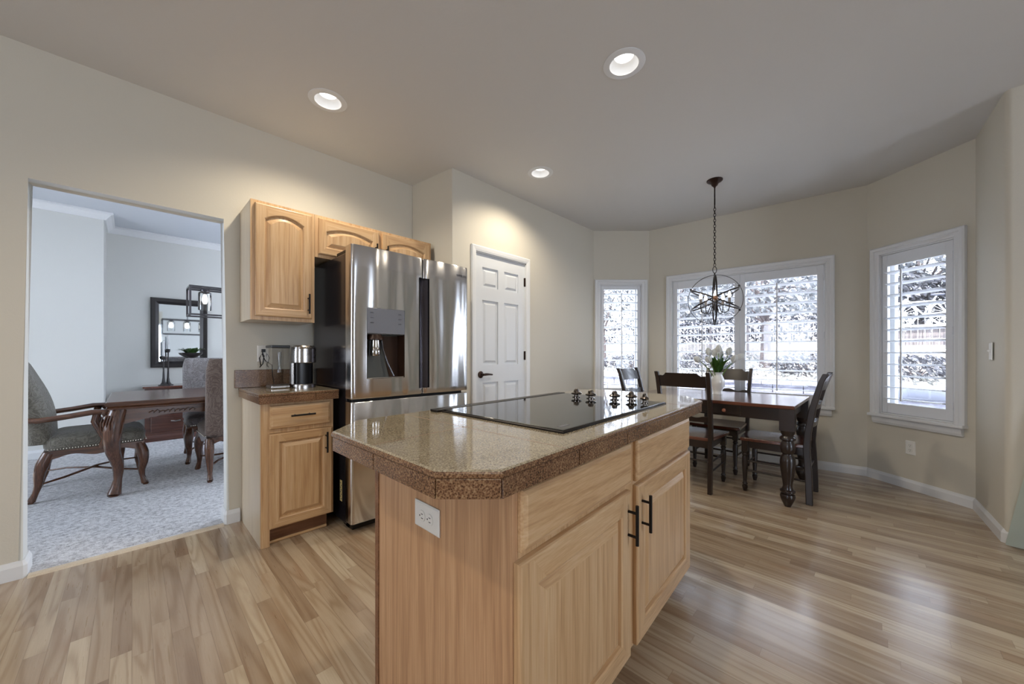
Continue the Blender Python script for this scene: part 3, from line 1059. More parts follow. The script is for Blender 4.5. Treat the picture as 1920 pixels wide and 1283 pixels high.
# tile joints on the top
def joint(p, q, wd=0.0018):
    b = MB()
    p, q = Vector(p), Vector(q)
    d = (q - p).normalized(); nrm = Vector((-d.y, d.x)) * wd / 2
    b.prism([tuple(p - nrm), tuple(q - nrm), tuple(q + nrm), tuple(p + nrm)], 0.9135, 0.9143)
    b.build('tile_joint', 'kick_wood', r)
joint((0.735, 0.534), (0.725, 1.290)); joint((0.42, 0.900), (0.855, 0.926)); joint((1.74, 0.595), (1.74, 1.358)); joint((1.80, 0.96), (2.155, 0.98))

# cooktop
r = thing('electric_cooktop', 'black glass electric cooktop set into the island counter', 'cooktop', (1.28, 0.93, 0.914))
def cq(u, v):       # 0..1 over the glass
    p00, p10, p11, p01 = Vector((0.862, 0.634)), Vector((1.720, 0.682)), Vector((1.735, 1.265)), Vector((0.856, 1.222))
    return p00.lerp(p10, u).lerp(p01.lerp(p11, u), v)
P4 = [tuple(cq(0, 0)), tuple(cq(1, 0)), tuple(cq(1, 1)), tuple(cq(0, 1))]
b = MB()
q = lambda d, z: [(x, y, z) for x, y in inset(P4, d)]
b.loft([q(0.0, 0.9144), q(0.0, 0.918), q(0.003, 0.9205)])
b.build('frame', 'black_metal', r)
b = MB()
b.loft([q(0.004, 0.9206), q(0.004, 0.922), q(0.008, 0.923)])
b.build('glass', 'black_glass', r)
b = MB()
a0, a1 = Vector((0.835, 1.226)), Vector((1.745, 1.270))
b.prism([tuple(a0), tuple(a1), (1.745, 1.318), (0.835, 1.274)], 0.9144, 0.9235)
b.build('downdraft_cover', 'black_metal', r, bevel=0.003)
b = MB()
pc = cq(0.10, 0.08)
b.prism([tuple(cq(0.045, 0.06)), tuple(cq(0.105, 0.06)), tuple(cq(0.105, 0.085)), tuple(cq(0.045, 0.085))], 0.9231, 0.9234)
b.build('rating_mark', 'print_grey', r)
for (kx, ky, s) in ((1.601, 1.095, 1.0), (1.599, 1.008, 1.0), (1.628, 0.893, 1.0), (1.659, 0.823, 1.0), (1.617, 0.738, 0.72)):
    b = MB()
    b.lathe([(0.021 * s, 0), (0.021 * s, 0.003), (0.012 * s, 0.005), (0.012 * s, 0.012), (0.026 * s, 0.016), (0.027 * s, 0.022), (0.022 * s, 0.025), (0.013 * s, 0.030), (0.0105 * s, 0.040), (0.007 * s, 0.043), (0.0, 0.0435)], c=(kx, ky, 0.9232))
    b.box((kx - 0.018 * s, ky - 0.005 * s, 0.9232 + 0.024), (kx + 0.018 * s, ky + 0.005 * s, 0.9232 + 0.038))
    b.build('knob', 'knob_metal', r, smooth=True)


def outlet(name, label, X, w_, h_, kind='outlet', cat='outlet', group='white wall plates'):
    """plate in local (u right, v up, n out) -> X; root at the plate centre"""
    r = thing(name, label, cat, tuple(X @ Vector((0, 0, 0))), group=group)
    b = MB()
    q = lambda i, n: [(-w_ / 2 + i, -h_ / 2 + i, n), (w_ / 2 - i, -h_ / 2 + i, n), (w_ / 2 - i, h_ / 2 - i, n), (-w_ / 2 + i, h_ / 2 - i, n)]
    b.loft([q(0, 0.0005), q(0, 0.003), q(0.004, 0.006)])
    b.xform(X).build('plate', 'plastic_white', r)
    if kind == 'outlet':
        hor = w_ > h_
        for s in (-1, 1):
            c = (s * 0.0195, 0) if hor else (0, s * 0.0195)
            b = MB()
            b.lathe([(0.0165, 0.006), (0.0165, 0.0078), (0.015, 0.0082), (0.0, 0.0082)], c=(c[0], c[1], 0), n=18)
            so = b.xform(X).build('socket', 'plastic_white', r)
            b = MB()
            for t in (-1, 1):
                if hor: b.box((c[0] - 0.002, c[1] + t * 0.006 - 0.001, 0.0081), (c[0] + 0.007, c[1] + t * 0.006 + 0.001, 0.0086))
                else: b.box((c[0] + t * 0.006 - 0.001, c[1] - 0.001, 0.0081), (c[0] + t * 0.006 + 0.001, c[1] + 0.008, 0.0086))
            b.cyl((c[0] - (0.009 if hor else 0), c[1] - (0 if hor else 0.008), 0.0081), (c[0] - (0.009 if hor else 0), c[1] - (0 if hor else 0.008), 0.0086), 0.0024, n=8)
            b.xform(X).build('slots', 'slot_dark', so)
    else:
        b = MB()
        b.loft([[(-0.006, -0.012, 0.006), (0.006, -0.012, 0.006), (0.006, 0.012, 0.006), (-0.006, 0.012, 0.006)],
                [(-0.004, 0.002, 0.018), (0.004, 0.002, 0.018), (0.004, 0.010, 0.016), (-0.004, 0.010, 0.016)]])
        b.xform(X).build('toggle', 'plastic_white', r)
    return r


def frame3(o, u, v):
    u, v = Vector(u).normalized(), Vector(v).normalized()
    n = u.cross(v)
    return Matrix(((u.x, v.x, n.x, o[0]), (u.y, v.y, n.y, o[1]), (u.z, v.z, n.z, o[2]), (0, 0, 0, 1)))


outlet('wall_outlet', 'white horizontal double outlet on the end panel of the oak island', frame3((0.5905, 0.912, 0.676), (0, -1, 0), (0, 0, 1)), 0.124, 0.076)
outlet('wall_outlet', 'white double outlet on the backsplash wall behind the coffee maker', frame3((0.655, YL - 0.0005, 1.150), (1, 0, 0), (0, 0, 1)), 0.075, 0.118)
dfg = (G_ - F_).normalized()
pf = F_ + dfg * 0.348
outlet('wall_outlet', 'white double outlet low on the wall under the right bay window', frame3((pf.x, pf.y, 0.353), (dfg.x, dfg.y, 0), (0, 0, 1)), 0.072, 0.116)
outlet('light_switch', 'white toggle light switch on the wall beside the rounded corner', frame3((3.935, -0.5590, 1.165), (-1, 0, 0), (0, 0, 1)), 0.075, 0.116, 'switch', 'switch')

# ------------------------------------------------------------------ refrigerator
r = thing('refrigerator', 'tall stainless french-door refrigerator with ice and water dispenser', 'fridge', (1.44, 2.75, 0))
FY = 2.36
fx0, fx1 = 0.968, 1.908
b = MB()
b.box((fx0 + 0.012, FY + 0.112, 0.03), (1.832, 3.09, 1.815))
b.build('body', 'fridge_side', r, bevel=0.006)
b = MB()
b.box((fx0 + 0.03, FY + 0.095, 0.035), (1.84, FY + 0.1115, 1.80))
b.build('gasket', 'gasket', r)
b = MB()
b.box((fx0 + 0.03, FY + 0.06, 0.004), (1.80, FY + 0.2, 0.030)); b.box((fx0 + 0.03, 2.9, 0.0), (fx0 + 0.09, 2.98, 0.03)); b.box((1.74, 2.9, 0.0), (1.80, 2.98, 0.03))
b.box((fx0 + 0.03, FY + 0.10, 0.0), (fx0 + 0.09, FY + 0.16, 0.03)); b.box((1.74, FY + 0.10, 0.0), (1.80, FY + 0.16, 0.03))
b.build('feet_rail', 'black_plastic', r)
for hx in (fx0 + 0.02, 1.79):
    b = MB()
    b.box((hx, FY + 0.045, 1.8155), (hx + 0.075, FY + 0.30, 1.842))
    b.build('hinge_cover', 'black_metal', r, bevel=0.006)


def steel_front(name, x0, x1, z0, z1, holes, bow, depth, thick_in=0.0):
    """door: front grid bowed towards the room; holes are (x0, x1, z0, z1) left out"""
    b = MB()
    X_ = sorted({x0, x1} | {v for h in holes for v in h[:2]} | {x0 + (x1 - x0) * i / 14 for i in range(1, 14)} | {x0 + 0.008, x1 - 0.008, x0 + 0.02, x1 - 0.02})
    Z_ = sorted({z0, z1} | {v for h in holes for v in h[2:]} | {z0 + 0.006, z1 - 0.006})
    xc, hw = (x0 + x1) / 2, (x1 - x0) / 2
    def yy(x, z):
        u = (x - xc) / hw
        edge = min(x - x0, x1 - x)
        e = 0.010 * (1 - math.sqrt(max(0, 1 - (1 - min(edge / 0.02, 1)) ** 2)))
        ez = 0.004 if z in (z0, z1) else 0
        return FY - bow * (1 - u * u) + e + ez
    vv = {}
    def V(x, z):
        if (x, z) not in vv: vv[(x, z)] = b.bm.verts.new((x, yy(x, z), z))
        return vv[(x, z)]
    for i in range(len(X_) - 1):
        for j in range(len(Z_) - 1):
            cx, cz = (X_[i] + X_[i + 1]) / 2, (Z_[j] + Z_[j + 1]) / 2
            if any(h[0] < cx < h[1] and h[2] < cz < h[3] for h in holes): continue
            b.bm.faces.new((V(X_[i], Z_[j]), V(X_[i + 1], Z_[j]), V(X_[i + 1], Z_[j + 1]), V(X_[i], Z_[j + 1])))
    ext = bmesh.ops.extrude_face_region(b.bm, geom=list(b.bm.faces))
    for g in ext['geom']:
        if isinstance(g, bmesh.types.BMVert): g.co.y = FY + depth
    return b.build(name, 'stainless', r, smooth=True, sharp=35)


disp = (1.064, 1.334, 0.984, 1.452)
pk0, pk1 = 0.90, 1.705
dl = steel_front('door', fx0, 1.488, 0.858, 1.848, [disp, (1.452, 1.488, pk0, pk1)], 0.012, 0.092)
dr_ = steel_front('door', 1.493, fx1, 0.858, 1.848, [(1.493, 1.540, pk0, pk1)], 0.012, 0.092)
fz = steel_front('freezer_drawer', fx0, fx1, 0.060, 0.838, [], 0.012, 0.092)
b = MB()
b.box((1.4525, FY + 0.045, pk0 + 0.001), (1.4875, FY + 0.09, pk1 - 0.001))
b.build('handle_pocket', 'gasket', dl)
b = MB()
b.prism([(1.494, FY + 0.052), (1.538, FY + 0.012), (1.539, FY + 0.09), (1.494, FY + 0.09)], pk0 + 0.001, pk1 - 0.001)
b.build('handle_pocket', 'fridge_side', dr_)
b = MB()
b.box((fx0 + 0.03, FY + 0.05, 0.8385), (fx1 - 0.03, FY + 0.085, 0.8575))
b.build('drawer_grip', 'gasket', fz)
# dispenser
b = MB()
x0, x1, z0, z1 = disp
zc = 1.282
b.box((x0 + 0.001, FY - 0.010, zc), (x1 - 0.001, FY + 0.06, z1 - 0.001))
dp = b.build('dispenser_panel', 'panel_grey', dl, bevel=0.002)
for i, z_ in enumerate((1.416, 1.383, 1.35)):
    for xx in (x0 + 0.022, x1 - 0.048):
        b = MB()
        b.box((xx, FY - 0.0108, z_), (xx + 0.024, FY - 0.0101, z_ + 0.004))
        b.box((xx + 0.003, FY - 0.0108, z_ + 0.004), (xx + 0.020, FY - 0.0101, z_ + 0.006))
        b.build('button_print', 'print_grey', dl)
b = MB()
yb2 = FY + 0.085
b.box((x0 + 0.001, yb2, z0 + 0.001), (x1 - 0.001, yb2 + 0.005, zc - 0.001))
b.box((x0 + 0.001, FY - 0.003, z0 + 0.001), (x0 + 0.004, yb2, zc - 0.001)); b.box((x0 + 0.004, FY - 0.003, zc - 0.004), (x1 - 0.004, yb2, zc - 0.001))
dc = b.build('dispenser_recess', 'cavity_grey', dl)
b = MB()
b.box((x1 - 0.004, FY - 0.003, z0 + 0.001), (x1 - 0.001, yb2, zc - 0.001))
b.prism([(x0 + 0.12, zc - 0.01), (x1 - 0.005, zc - 0.01), (x1 - 0.005, z0 + 0.006), (x0 + 0.20, z0 + 0.006), (x0 + 0.165, z0 + 0.16)], yb2 - 0.004, yb2 - 0.0005, 'xz')
b.build('dispenser_cheek', 'cavity_brown', dl)
b = MB()
b.box((x0 + 0.004, FY - 0.006, z0 + 0.001), (x1 - 0.004, yb2, z0 + 0.007))
b.build('drip_tray', 'chrome', dl, bevel=0.002)
b = MB()
b.lathe([(0.058, 0.0), (0.058, 0.012), (0.048, 0.03), (0.048, 0.036)], c=(x0 + 0.075, FY + 0.04, zc - 0.040))
b.build('chute', 'cavity_brown', dl, smooth=True)
b = MB()
b.lathe([(0.033, 0), (0.036, 0.02), (0.036, 0.046), (0.033, 0.05), (0.034, 0.054), (0.030, 0.105)], c=(x0 + 0.075, FY + 0.035, zc - 0.146))
b.build('nozzle', 'chrome', dl, smooth=True)
b = MB()
b.tube([(x0 + 0.135, FY + 0.07, zc - 0.01), (x0 + 0.145, FY + 0.065, zc - 0.10), (x0 + 0.175, FY + 0.05, zc - 0.20), (x0 + 0.205, FY + 0.02, z0 + 0.010)], 0.009, flat=0.6)
b.build('dispenser_trim', 'panel_grey', dl, smooth=True)
b = MB()
b.box((fx0 + 0.0112, FY + 0.18, 0.16), (fx0 + 0.0119, FY + 0.215, 0.30))
st = b.build('sticker', 'sticker', r)
b = MB()
for i in range(8): b.box((fx0 + 0.0108, FY + 0.186 + (i % 2) * 0.012, 0.172 + i * 0.015), (fx0 + 0.01115, FY + 0.198 + (i % 2) * 0.012, 0.180 + i * 0.015))
b.build('sticker_print', 'print_grey', st)


def letters(txt, size, X, m, parent, name='lettering', extrude=0.0004):
    cu = bpy.data.curves.new(name, 'FONT')
    cu.body = txt
    cu.size = size
    cu.extrude = extrude
    cu.align_x = 'CENTER'
    o = bpy.data.objects.new(name, cu)
    COL.objects.link(o)
    dg = bpy.context.evaluated_depsgraph_get()
    me = bpy.data.meshes.new_from_object(o.evaluated_get(dg))
    bpy.data.objects.remove(o)
    o = bpy.data.objects.new(name, me)
    COL.objects.link(o)
    q = parent
    while q.parent is not None: q = q.parent
    me.transform(q.matrix_basis.inverted() @ X)
    me.materials.clear()
    me.materials.append(M[m])
    o.parent = parent
    return o


letters('SAMSUNG', 0.024, frame3((1.842, FY - 0.0085, 1.764), (1, 0.05, 0), (0, 0, 1)), 'print_grey', dr_)

# ------------------------------------------------------------------ coffee maker
r = thing('coffee_maker', 'silver and black single-cup coffee maker with clear water tank', 'coffee maker', (0.79, 2.88, 0.914))
cy = 2.86
b = MB()
def stadium(cx, cy_, rx, ry, z, n=24, p=2.6):
    out = []
    for i in range(n):
        t = 2 * math.pi * i / n
        c_, s_ = math.cos(t), math.sin(t)
        out.append((cx + rx * math.copysign(abs(c_) ** (2 / p), c_), cy_ + ry * math.copysign(abs(s_) ** (2 / p), s_), z))
    return out
mx_ = 0.840
b.loft([stadium(mx_, cy, 0.070, 0.085, 0.9145), stadium(mx_, cy, 0.070, 0.085, 0.935), stadium(mx_, cy, 0.068, 0.083, 0.940)])
b.build('base', 'satin_silver', r, smooth=True)
b = MB()
b.loft([stadium(mx_, cy + 0.03, 0.066, 0.052, 0.9405), stadium(mx_, cy + 0.03, 0.066, 0.052, 1.085)])
b.build('column', 'black_plastic', r, smooth=True)
b = MB()
b.loft([stadium(mx_ - 0.068, cy + 0.035, 0.012, 0.055, 0.9405), stadium(mx_ - 0.068, cy + 0.035, 0.012, 0.055, 1.085)])
b.build('side_shell', 'satin_silver', r, smooth=True)
b = MB()
b.loft([stadium(mx_, cy, 0.068, 0.082, 1.0855), stadium(mx_, cy, 0.072, 0.087, 1.090), stadium(mx_, cy, 0.072, 0.087, 1.168)])
b.build('brew_head', 'satin_silver', r, smooth=True)
b = MB()
b.loft([stadium(mx_, cy, 0.071, 0.086, 1.1685), stadium(mx_, cy, 0.071, 0.086, 1.195), stadium(mx_, cy, 0.062, 0.076, 1.206)])
ld = b.build('lid', 'satin_silver', r, smooth=True)
b = MB()
b.tube([(mx_ - 0.045, cy - 0.07, 1.188), (mx_ - 0.03, cy - 0.096, 1.190), (mx_ + 0.03, cy - 0.096, 1.190), (mx_ + 0.045, cy - 0.07, 1.188)], 0.006)
b.build('lid_handle', 'chrome', ld, smooth=True)
tx0, tx1, ty0, ty1 = 0.648, 0.756, cy + 0.0, cy + 0.16
b = MB()
b.box((tx0, ty0, 0.9145), (tx1, ty1, 0.935))
b.build('tank_base', 'satin_silver', r, bevel=0.006)
b = MB()
q = lambda i, z: [(tx0 + i, ty0 + i, z), (tx1 - i, ty0 + i, z), (tx1 - i, ty1 - i, z), (tx0 + i, ty1 - i, z)]
b.loft([q(0.003, 0.9355), q(0.001, 1.188)], cap0=False, cap1=False)
tk = b.build('water_tank', 'tank_glass', r)
b = MB()
b.tube([(0.712, cy + 0.08, 1.16), (0.714, cy + 0.08, 1.08), (0.712, cy + 0.08, 1.02)], [0.010, 0.007, 0.013], n=10)
b.build('filter_tube', 'tank_glass', tk, smooth=True)
b = MB()
b.box((tx0 - 0.001, ty0 - 0.001, 1.1885), (tx1 + 0.002, ty1 + 0.001, 1.206))
b.build('tank_lid', 'black_plastic', r, bevel=0.004)
b = MB()
b.tube([(0.650, YL - 0.025, 1.172), (0.640, YL - 0.04, 1.165), (0.648, YL - 0.05, 1.13), (0.640, YL - 0.06, 1.08), (0.624, YL - 0.05, 1.055), (0.632, YL - 0.04, 1.062), (0.620, YL - 0.06, 1.12), (0.634, YL - 0.06, 1.15),
        (0.652, YL - 0.07, 1.10), (0.690, YL - 0.08, 1.07), (0.694, YL - 0.075, 1.0), (0.705, YL - 0.07, 0.936)], 0.0035, n=8)
b.box((0.640, YL - 0.032, 1.160), (0.662, YL - 0.0085, 1.182))
b.build('power_cord', 'black_plastic', r, smooth=True)

# ------------------------------------------------------------------ recessed ceiling lamps
LAMP_W = 52.0
can_l = ['recessed ceiling lamp nearest the doorway wall above the fridge', 'recessed ceiling lamp with visible baffle above the island', 'recessed ceiling lamp farthest back near the pantry wall',
         'added unseen recessed ceiling lamp over the floor behind the camera', 'added unseen recessed ceiling lamp behind the camera, toward the side wall']
for (x, y), lb in zip(CANS, can_l):
    r = thing('recessed_lamp', lb, 'ceiling lamp', (x, y, CE), group='recessed ceiling lamps')
    b = MB()
    b.lathe([(0.0755, 0.0), (0.077, -0.006), (0.092, -0.007), (0.111, -0.003), (0.112, -0.0005)], n=36)
    b.bm.faces.ensure_lookup_table()
    for f in [f for f in b.bm.faces if len(f.verts) > 4]: b.bm.faces.remove(f)
    b.build('trim_ring', 'trim_white', r, smooth=True, world=False)
    b = MB()
    b.lathe([(0.0752, 0.0), (0.071, 0.018), (0.060, 0.036), (0.051, 0.042), (0.051, 0.060)], n=36)
    for f in [f for f in b.bm.faces if len(f.verts) > 4]: b.bm.faces.remove(f)
    b.build('baffle', 'trim_white', r, smooth=True, world=False)
    b = MB()
    b.lathe([(0.0, 0.036), (0.03, 0.038), (0.0505, 0.044), (0.0505, 0.058), (0.0, 0.058)], n=30)
    b.build('lens', 'lamp_lens', r, smooth=True, world=False)
    ld_ = bpy.data.lights.new('lamp_light', 'SPOT')
    ld_.energy = LAMP_W
    ld_.color = (1.0, 0.88, 0.70)
    ld_.spot_size = R(150)
    ld_.spot_blend = 0.7
    ld_.shadow_soft_size = 0.045
    lo_ = bpy.data.objects.new('lamp_light', ld_)
    COL.objects.link(lo_)
    lo_.location = (x, y, CE - 0.012)


# ------------------------------------------------------------------ breakfast table and chairs
TX0, TX1, TY0, TY1, TZ = 3.400, 4.312, 0.410, 1.705, 0.762
r = thing('dining_table', 'dark breakfast table with red-brown top and turned black legs in the bay', 'table', (3.856, 1.057, 0))
b = MB()
b.box((TX0, TY0, TZ - 0.028), (TX1, TY1, TZ))
b.build('table_top', 'cherry_top', r, bevel=0.006)
b = MB()
i_, t_ = 0.052, 0.022
az0, az1 = 0.635, TZ - 0.0285
b.box((TX0 + i_, TY0 + 0.09, az0), (TX0 + i_ + t_, TY0 + 0.36, az1)); b.box((TX0 + i_, TY0 + 0.66, az0), (TX0 + i_ + t_, TY1 - 0.09, az1))
b.box((TX0 + i_, TY0 + 0.36, az0), (TX0 + i_ + t_, TY0 + 0.66, az0 + 0.012))
b.box((TX1 - i_ - t_, TY0 + 0.09, az0), (TX1 - i_, TY1 - 0.09, az1))
for y_ in (TY0 + i_, TY1 - i_ - t_): b.box((TX0 + 0.09, y_, az0), (TX1 - 0.09, y_ + t_, az1))
b.build('apron', 'espresso', r)
b = MB()
b.box((TX0 + i_ - 0.002, TY0 + 0.363, az0 + 0.014), (TX0 + i_ + t_, TY0 + 0.657, az1 - 0.002))
dw = b.build('drawer', 'espresso', r, bevel=0.002)
b = MB()
b.lathe([(0.007, 0), (0.007, 0.010), (0.015, 0.018), (0.015, 0.023), (0.009, 0.030), (0.0, 0.031)], c=(TX0 + i_ - 0.0022, 0.885, 0.682), X=Matrix.Rotation(R(-90), 3, 'Y'))
b.build('knob', 'knob_wood', dw, smooth=True)
prof_t = [(0.020, 0.0), (0.024, 0.01), (0.044, 0.055), (0.049, 0.078), (0.045, 0.093), (0.034, 0.098), (0.034, 0.104), (0.049, 0.112), (0.049, 0.122), (0.036, 0.130),
          (0.030, 0.150), (0.030, 0.165), (0.037, 0.21), (0.047, 0.29), (0.050, 0.335), (0.046, 0.372), (0.034, 0.388), (0.033, 0.396), (0.043, 0.408), (0.048, 0.440), (0.045, 0.472), (0.036, 0.488),
          (0.036, 0.494), (0.050, 0.503), (0.051, 0.513), (0.047, 0.522), (0.036, 0.534), (0.044, 0.555), (0.047, 0.572)]
for lx in (TX0 + 0.048, TX1 - 0.048):
    for ly in (TY0 + 0.048, TY1 - 0.048):
        b = MB()
        b.lathe([(0.0, 0.0)] + prof_t, c=(lx, ly, 0.0), n=24)
        b.box((lx - 0.047, ly - 0.047, 0.572), (lx + 0.047, ly + 0.047, TZ - 0.0285))
        b.build('leg', 'espresso', r, smooth=True)


def kitchen_chair(label):
    """local frame: faces +x, root on the floor under the seat centre"""
    r = thing('dining_chair', label, 'chair', (0, 0, 0), 0, 'dark wooden chairs around the breakfast table')
    bd = dict(world=False)
    post = [(-0.222, 0.0), (-0.218, 0.20), (-0.205, 0.42), (-0.213, 0.55), (-0.242, 0.74), (-0.292, 0.94), (-0.318, 1.0)]
    for s in (-1, 1):
        b = MB()
        rings = []
        for i, (x, z) in enumerate(post):
            dx = 0.022 if z < 0.8 else 0.018
            y = 0.195 if z < 0.45 else 0.195 + 0.012 * (z - 0.45) / 0.55
            rings.append([(x - dx, s * (y - 0.016), z), (x + dx, s * (y - 0.016), z), (x + dx, s * (y + 0.016), z), (x - dx, s * (y + 0.016), z)])
        b.loft(rings)
        b.build('back_post', 'espresso', r, bevel=0.005, **bd)
    def px(z):
        for (xa, za), (xb_, zb_) in zip(post[:-1], post[1:]):
            if za <= z <= zb_: return xa + (xb_ - xa) * (z - za) / (zb_ - za)
        return post[-1][0]
    def rail(name, z0f, z1f):
        b = MB()
        N = 24
        rings = []
        for i in range(N + 1):
            u = -1 + 2 * i / N
            y = 0.186 * u
            bow = -0.022 * (1 - u * u)
            z0, z1 = z0f(u), z1f(u)
            xa, xb_ = px(z0) + bow, px(z1) + bow
            rings.append([(xa - 0.009, y, z0), (xa + 0.009, y, z0), (xb_ + 0.009, y, z1), (xb_ - 0.009, y, z1)])
        b.loft(rings)
        return b.build(name, 'espresso', r, smooth=True, sharp=50, **bd)
    def crest_top(u):
        a = abs(u)
        if a > 0.86: return 0.968
        if a > 0.68: return 0.968 + 0.022 * (0.5 - 0.5 * math.cos(math.pi * (0.86 - a) / 0.18)) - 0.010 * math.sin(math.pi * (0.86 - a) / 0.18)
        return 0.990
    rail('crest_rail', lambda u: 0.872, crest_top)
    rail('back_slat', lambda u: 0.725, lambda u: 0.772 + 0.012 * math.cos(u * math.pi * 2.0) * (1 if abs(u) < 0.75 else 0.2))
    rail('back_slat', lambda u: 0.585, lambda u: 0.630 + 0.010 * math.cos(u * math.pi * 2.0) * (1 if abs(u) < 0.75 else 0.2))
    # saddled seat
    b = MB()
    nx, ny = 14, 16
    def sv(i, j, top):
        u, v = i / nx, -1 + 2 * j / ny
        hw = 0.197 + 0.028 * u
        x = -0.205 + 0.455 * u - (0.018 * v * v * u)
        if u < 0.1 and abs(v) > 0.86: x += 0.0
        dip = -0.010 * max(0, 1 - v * v) * math.sin(math.pi * min(max(u, 0), 1)) + 0.0
        return (x, hw * v, 0.452 + dip if top else 0.424)
    vt = [[b.bm.verts.new(sv(i, j, True)) for j in range(ny + 1)] for i in range(nx + 1)]
    vb = [[b.bm.verts.new(sv(i, j, False)) for j in range(ny + 1)] for i in range(nx + 1)]
    for i in range(nx):
        for j in range(ny):
            b.bm.faces.new((vt[i][j], vt[i + 1][j], vt[i + 1][j + 1], vt[i][j + 1]))
            b.bm.faces.new((vb[i][j], vb[i][j + 1], vb[i + 1][j + 1], vb[i + 1][j]))
    for i in range(nx):
        b.bm.faces.new((vt[i][0], vb[i][0], vb[i + 1][0], vt[i + 1][0])); b.bm.faces.new((vt[i][ny], vt[i + 1][ny], vb[i + 1][ny], vb[i][ny]))
    for j in range(ny):
        b.bm.faces.new((vt[0][j], vt[0][j + 1], vb[0][j + 1], vb[0][j])); b.bm.faces.new((vt[nx][j], vb[nx][j], vb[nx][j + 1], vt[nx][j + 1]))
    b.build('seat', 'cherry_top', r, smooth=True, bevel=0.005, **bd)
    b = MB()
    b.box((-0.185, -0.185, 0.365), (0.20, -0.167, 0.4235)); b.box((-0.185, 0.167, 0.365), (0.20, 0.185, 0.4235))
    b.box((0.195, -0.175, 0.365), (0.213, 0.175, 0.4235)); b.box((-0.20, -0.178, 0.365), (-0.184, 0.178, 0.4235))
    b.build('seat_frame', 'espresso', r, **bd)
    pl = [(0.0, 0.0), (0.013, 0.0), (0.015, 0.008), (0.021, 0.035), (0.021, 0.045), (0.015, 0.050), (0.015, 0.054), (0.020, 0.058), (0.020, 0.064), (0.014, 0.072), (0.014, 0.085), (0.019, 0.16),
          (0.023, 0.25), (0.021, 0.285), (0.016, 0.295), (0.022, 0.303), (0.022, 0.312), (0.017, 0.318), (0.019, 0.33)]
    for s in (-1, 1):
        b = MB()
        b.lathe(pl, c=(0.205, s * 0.182, 0), n=16)
        b.box((0.184, s * 0.182 - 0.021, 0.33), (0.226, s * 0.182 + 0.021, 0.4235))
        b.build('front_leg', 'espresso', r, smooth=True, **bd)
    for s in (-1, 1):
        for z in (0.175, 0.255):
            b = MB()
            b.cyl((-0.203, s * 0.194, z), (0.19, s * 0.183, z), 0.008, n=8)
            b.build('stretcher', 'espresso', r, smooth=True, **bd)
    for x, z, y in ((0.205, 0.215, 0.168), (-0.212, 0.26, 0.182)):
        b = MB()
        b.cyl((x, -y, z), (x, y, z), 0.008, n=8)
        b.build('stretcher', 'espresso', r, smooth=True, **bd)
    return r


ch = kitchen_chair('dark wooden chair at the near side of the table, its back toward the island')
for (x, y, a, lb) in ((3.785, 0.565, R(90), 'dark wooden chair standing at the table end under the right bay window'),
                      (4.215, 1.118, R(180), 'dark wooden chair behind the table in front of the wide window'),
                      (3.85, 1.640, R(-90), 'dark wooden chair at the table end in front of the narrow left window')):
    dup(ch, (x, y, 0), a, lb)
ch.location = (3.520, 1.147, 0)
ch.matrix_basis = Matrix.Translation((3.520, 1.147, 0))

# vase of tulips
VX, VY, VZ = 3.95, 1.075, TZ
r = thing('vase', 'white ceramic pitcher vase holding tulips on the breakfast table', 'vase', (VX, VY, VZ))
b = MB()
b.lathe([(0.0, 0.0), (0.042, 0.0), (0.044, 0.006), (0.040, 0.02), (0.046, 0.05), (0.060, 0.09), (0.064, 0.12), (0.058, 0.15), (0.046, 0.175), (0.042, 0.19), (0.048, 0.205), (0.054, 0.212), (0.050, 0.212), (0.040, 0.192),
         (0.043, 0.17), (0.055, 0.145), (0.058, 0.12), (0.04, 0.04), (0.0, 0.012)], n=28)
b.build('body', 'ceramic', r, smooth=True, world=False)
b = MB()
b.tube([(0.0, 0.052, 0.20), (0.0, 0.085, 0.205), (0.0, 0.10, 0.17), (0.0, 0.085, 0.12), (0.0, 0.060, 0.10)], 0.007, n=8)
b.build('handle', 'ceramic', r, smooth=True, world=False)

rng = random.Random(4)
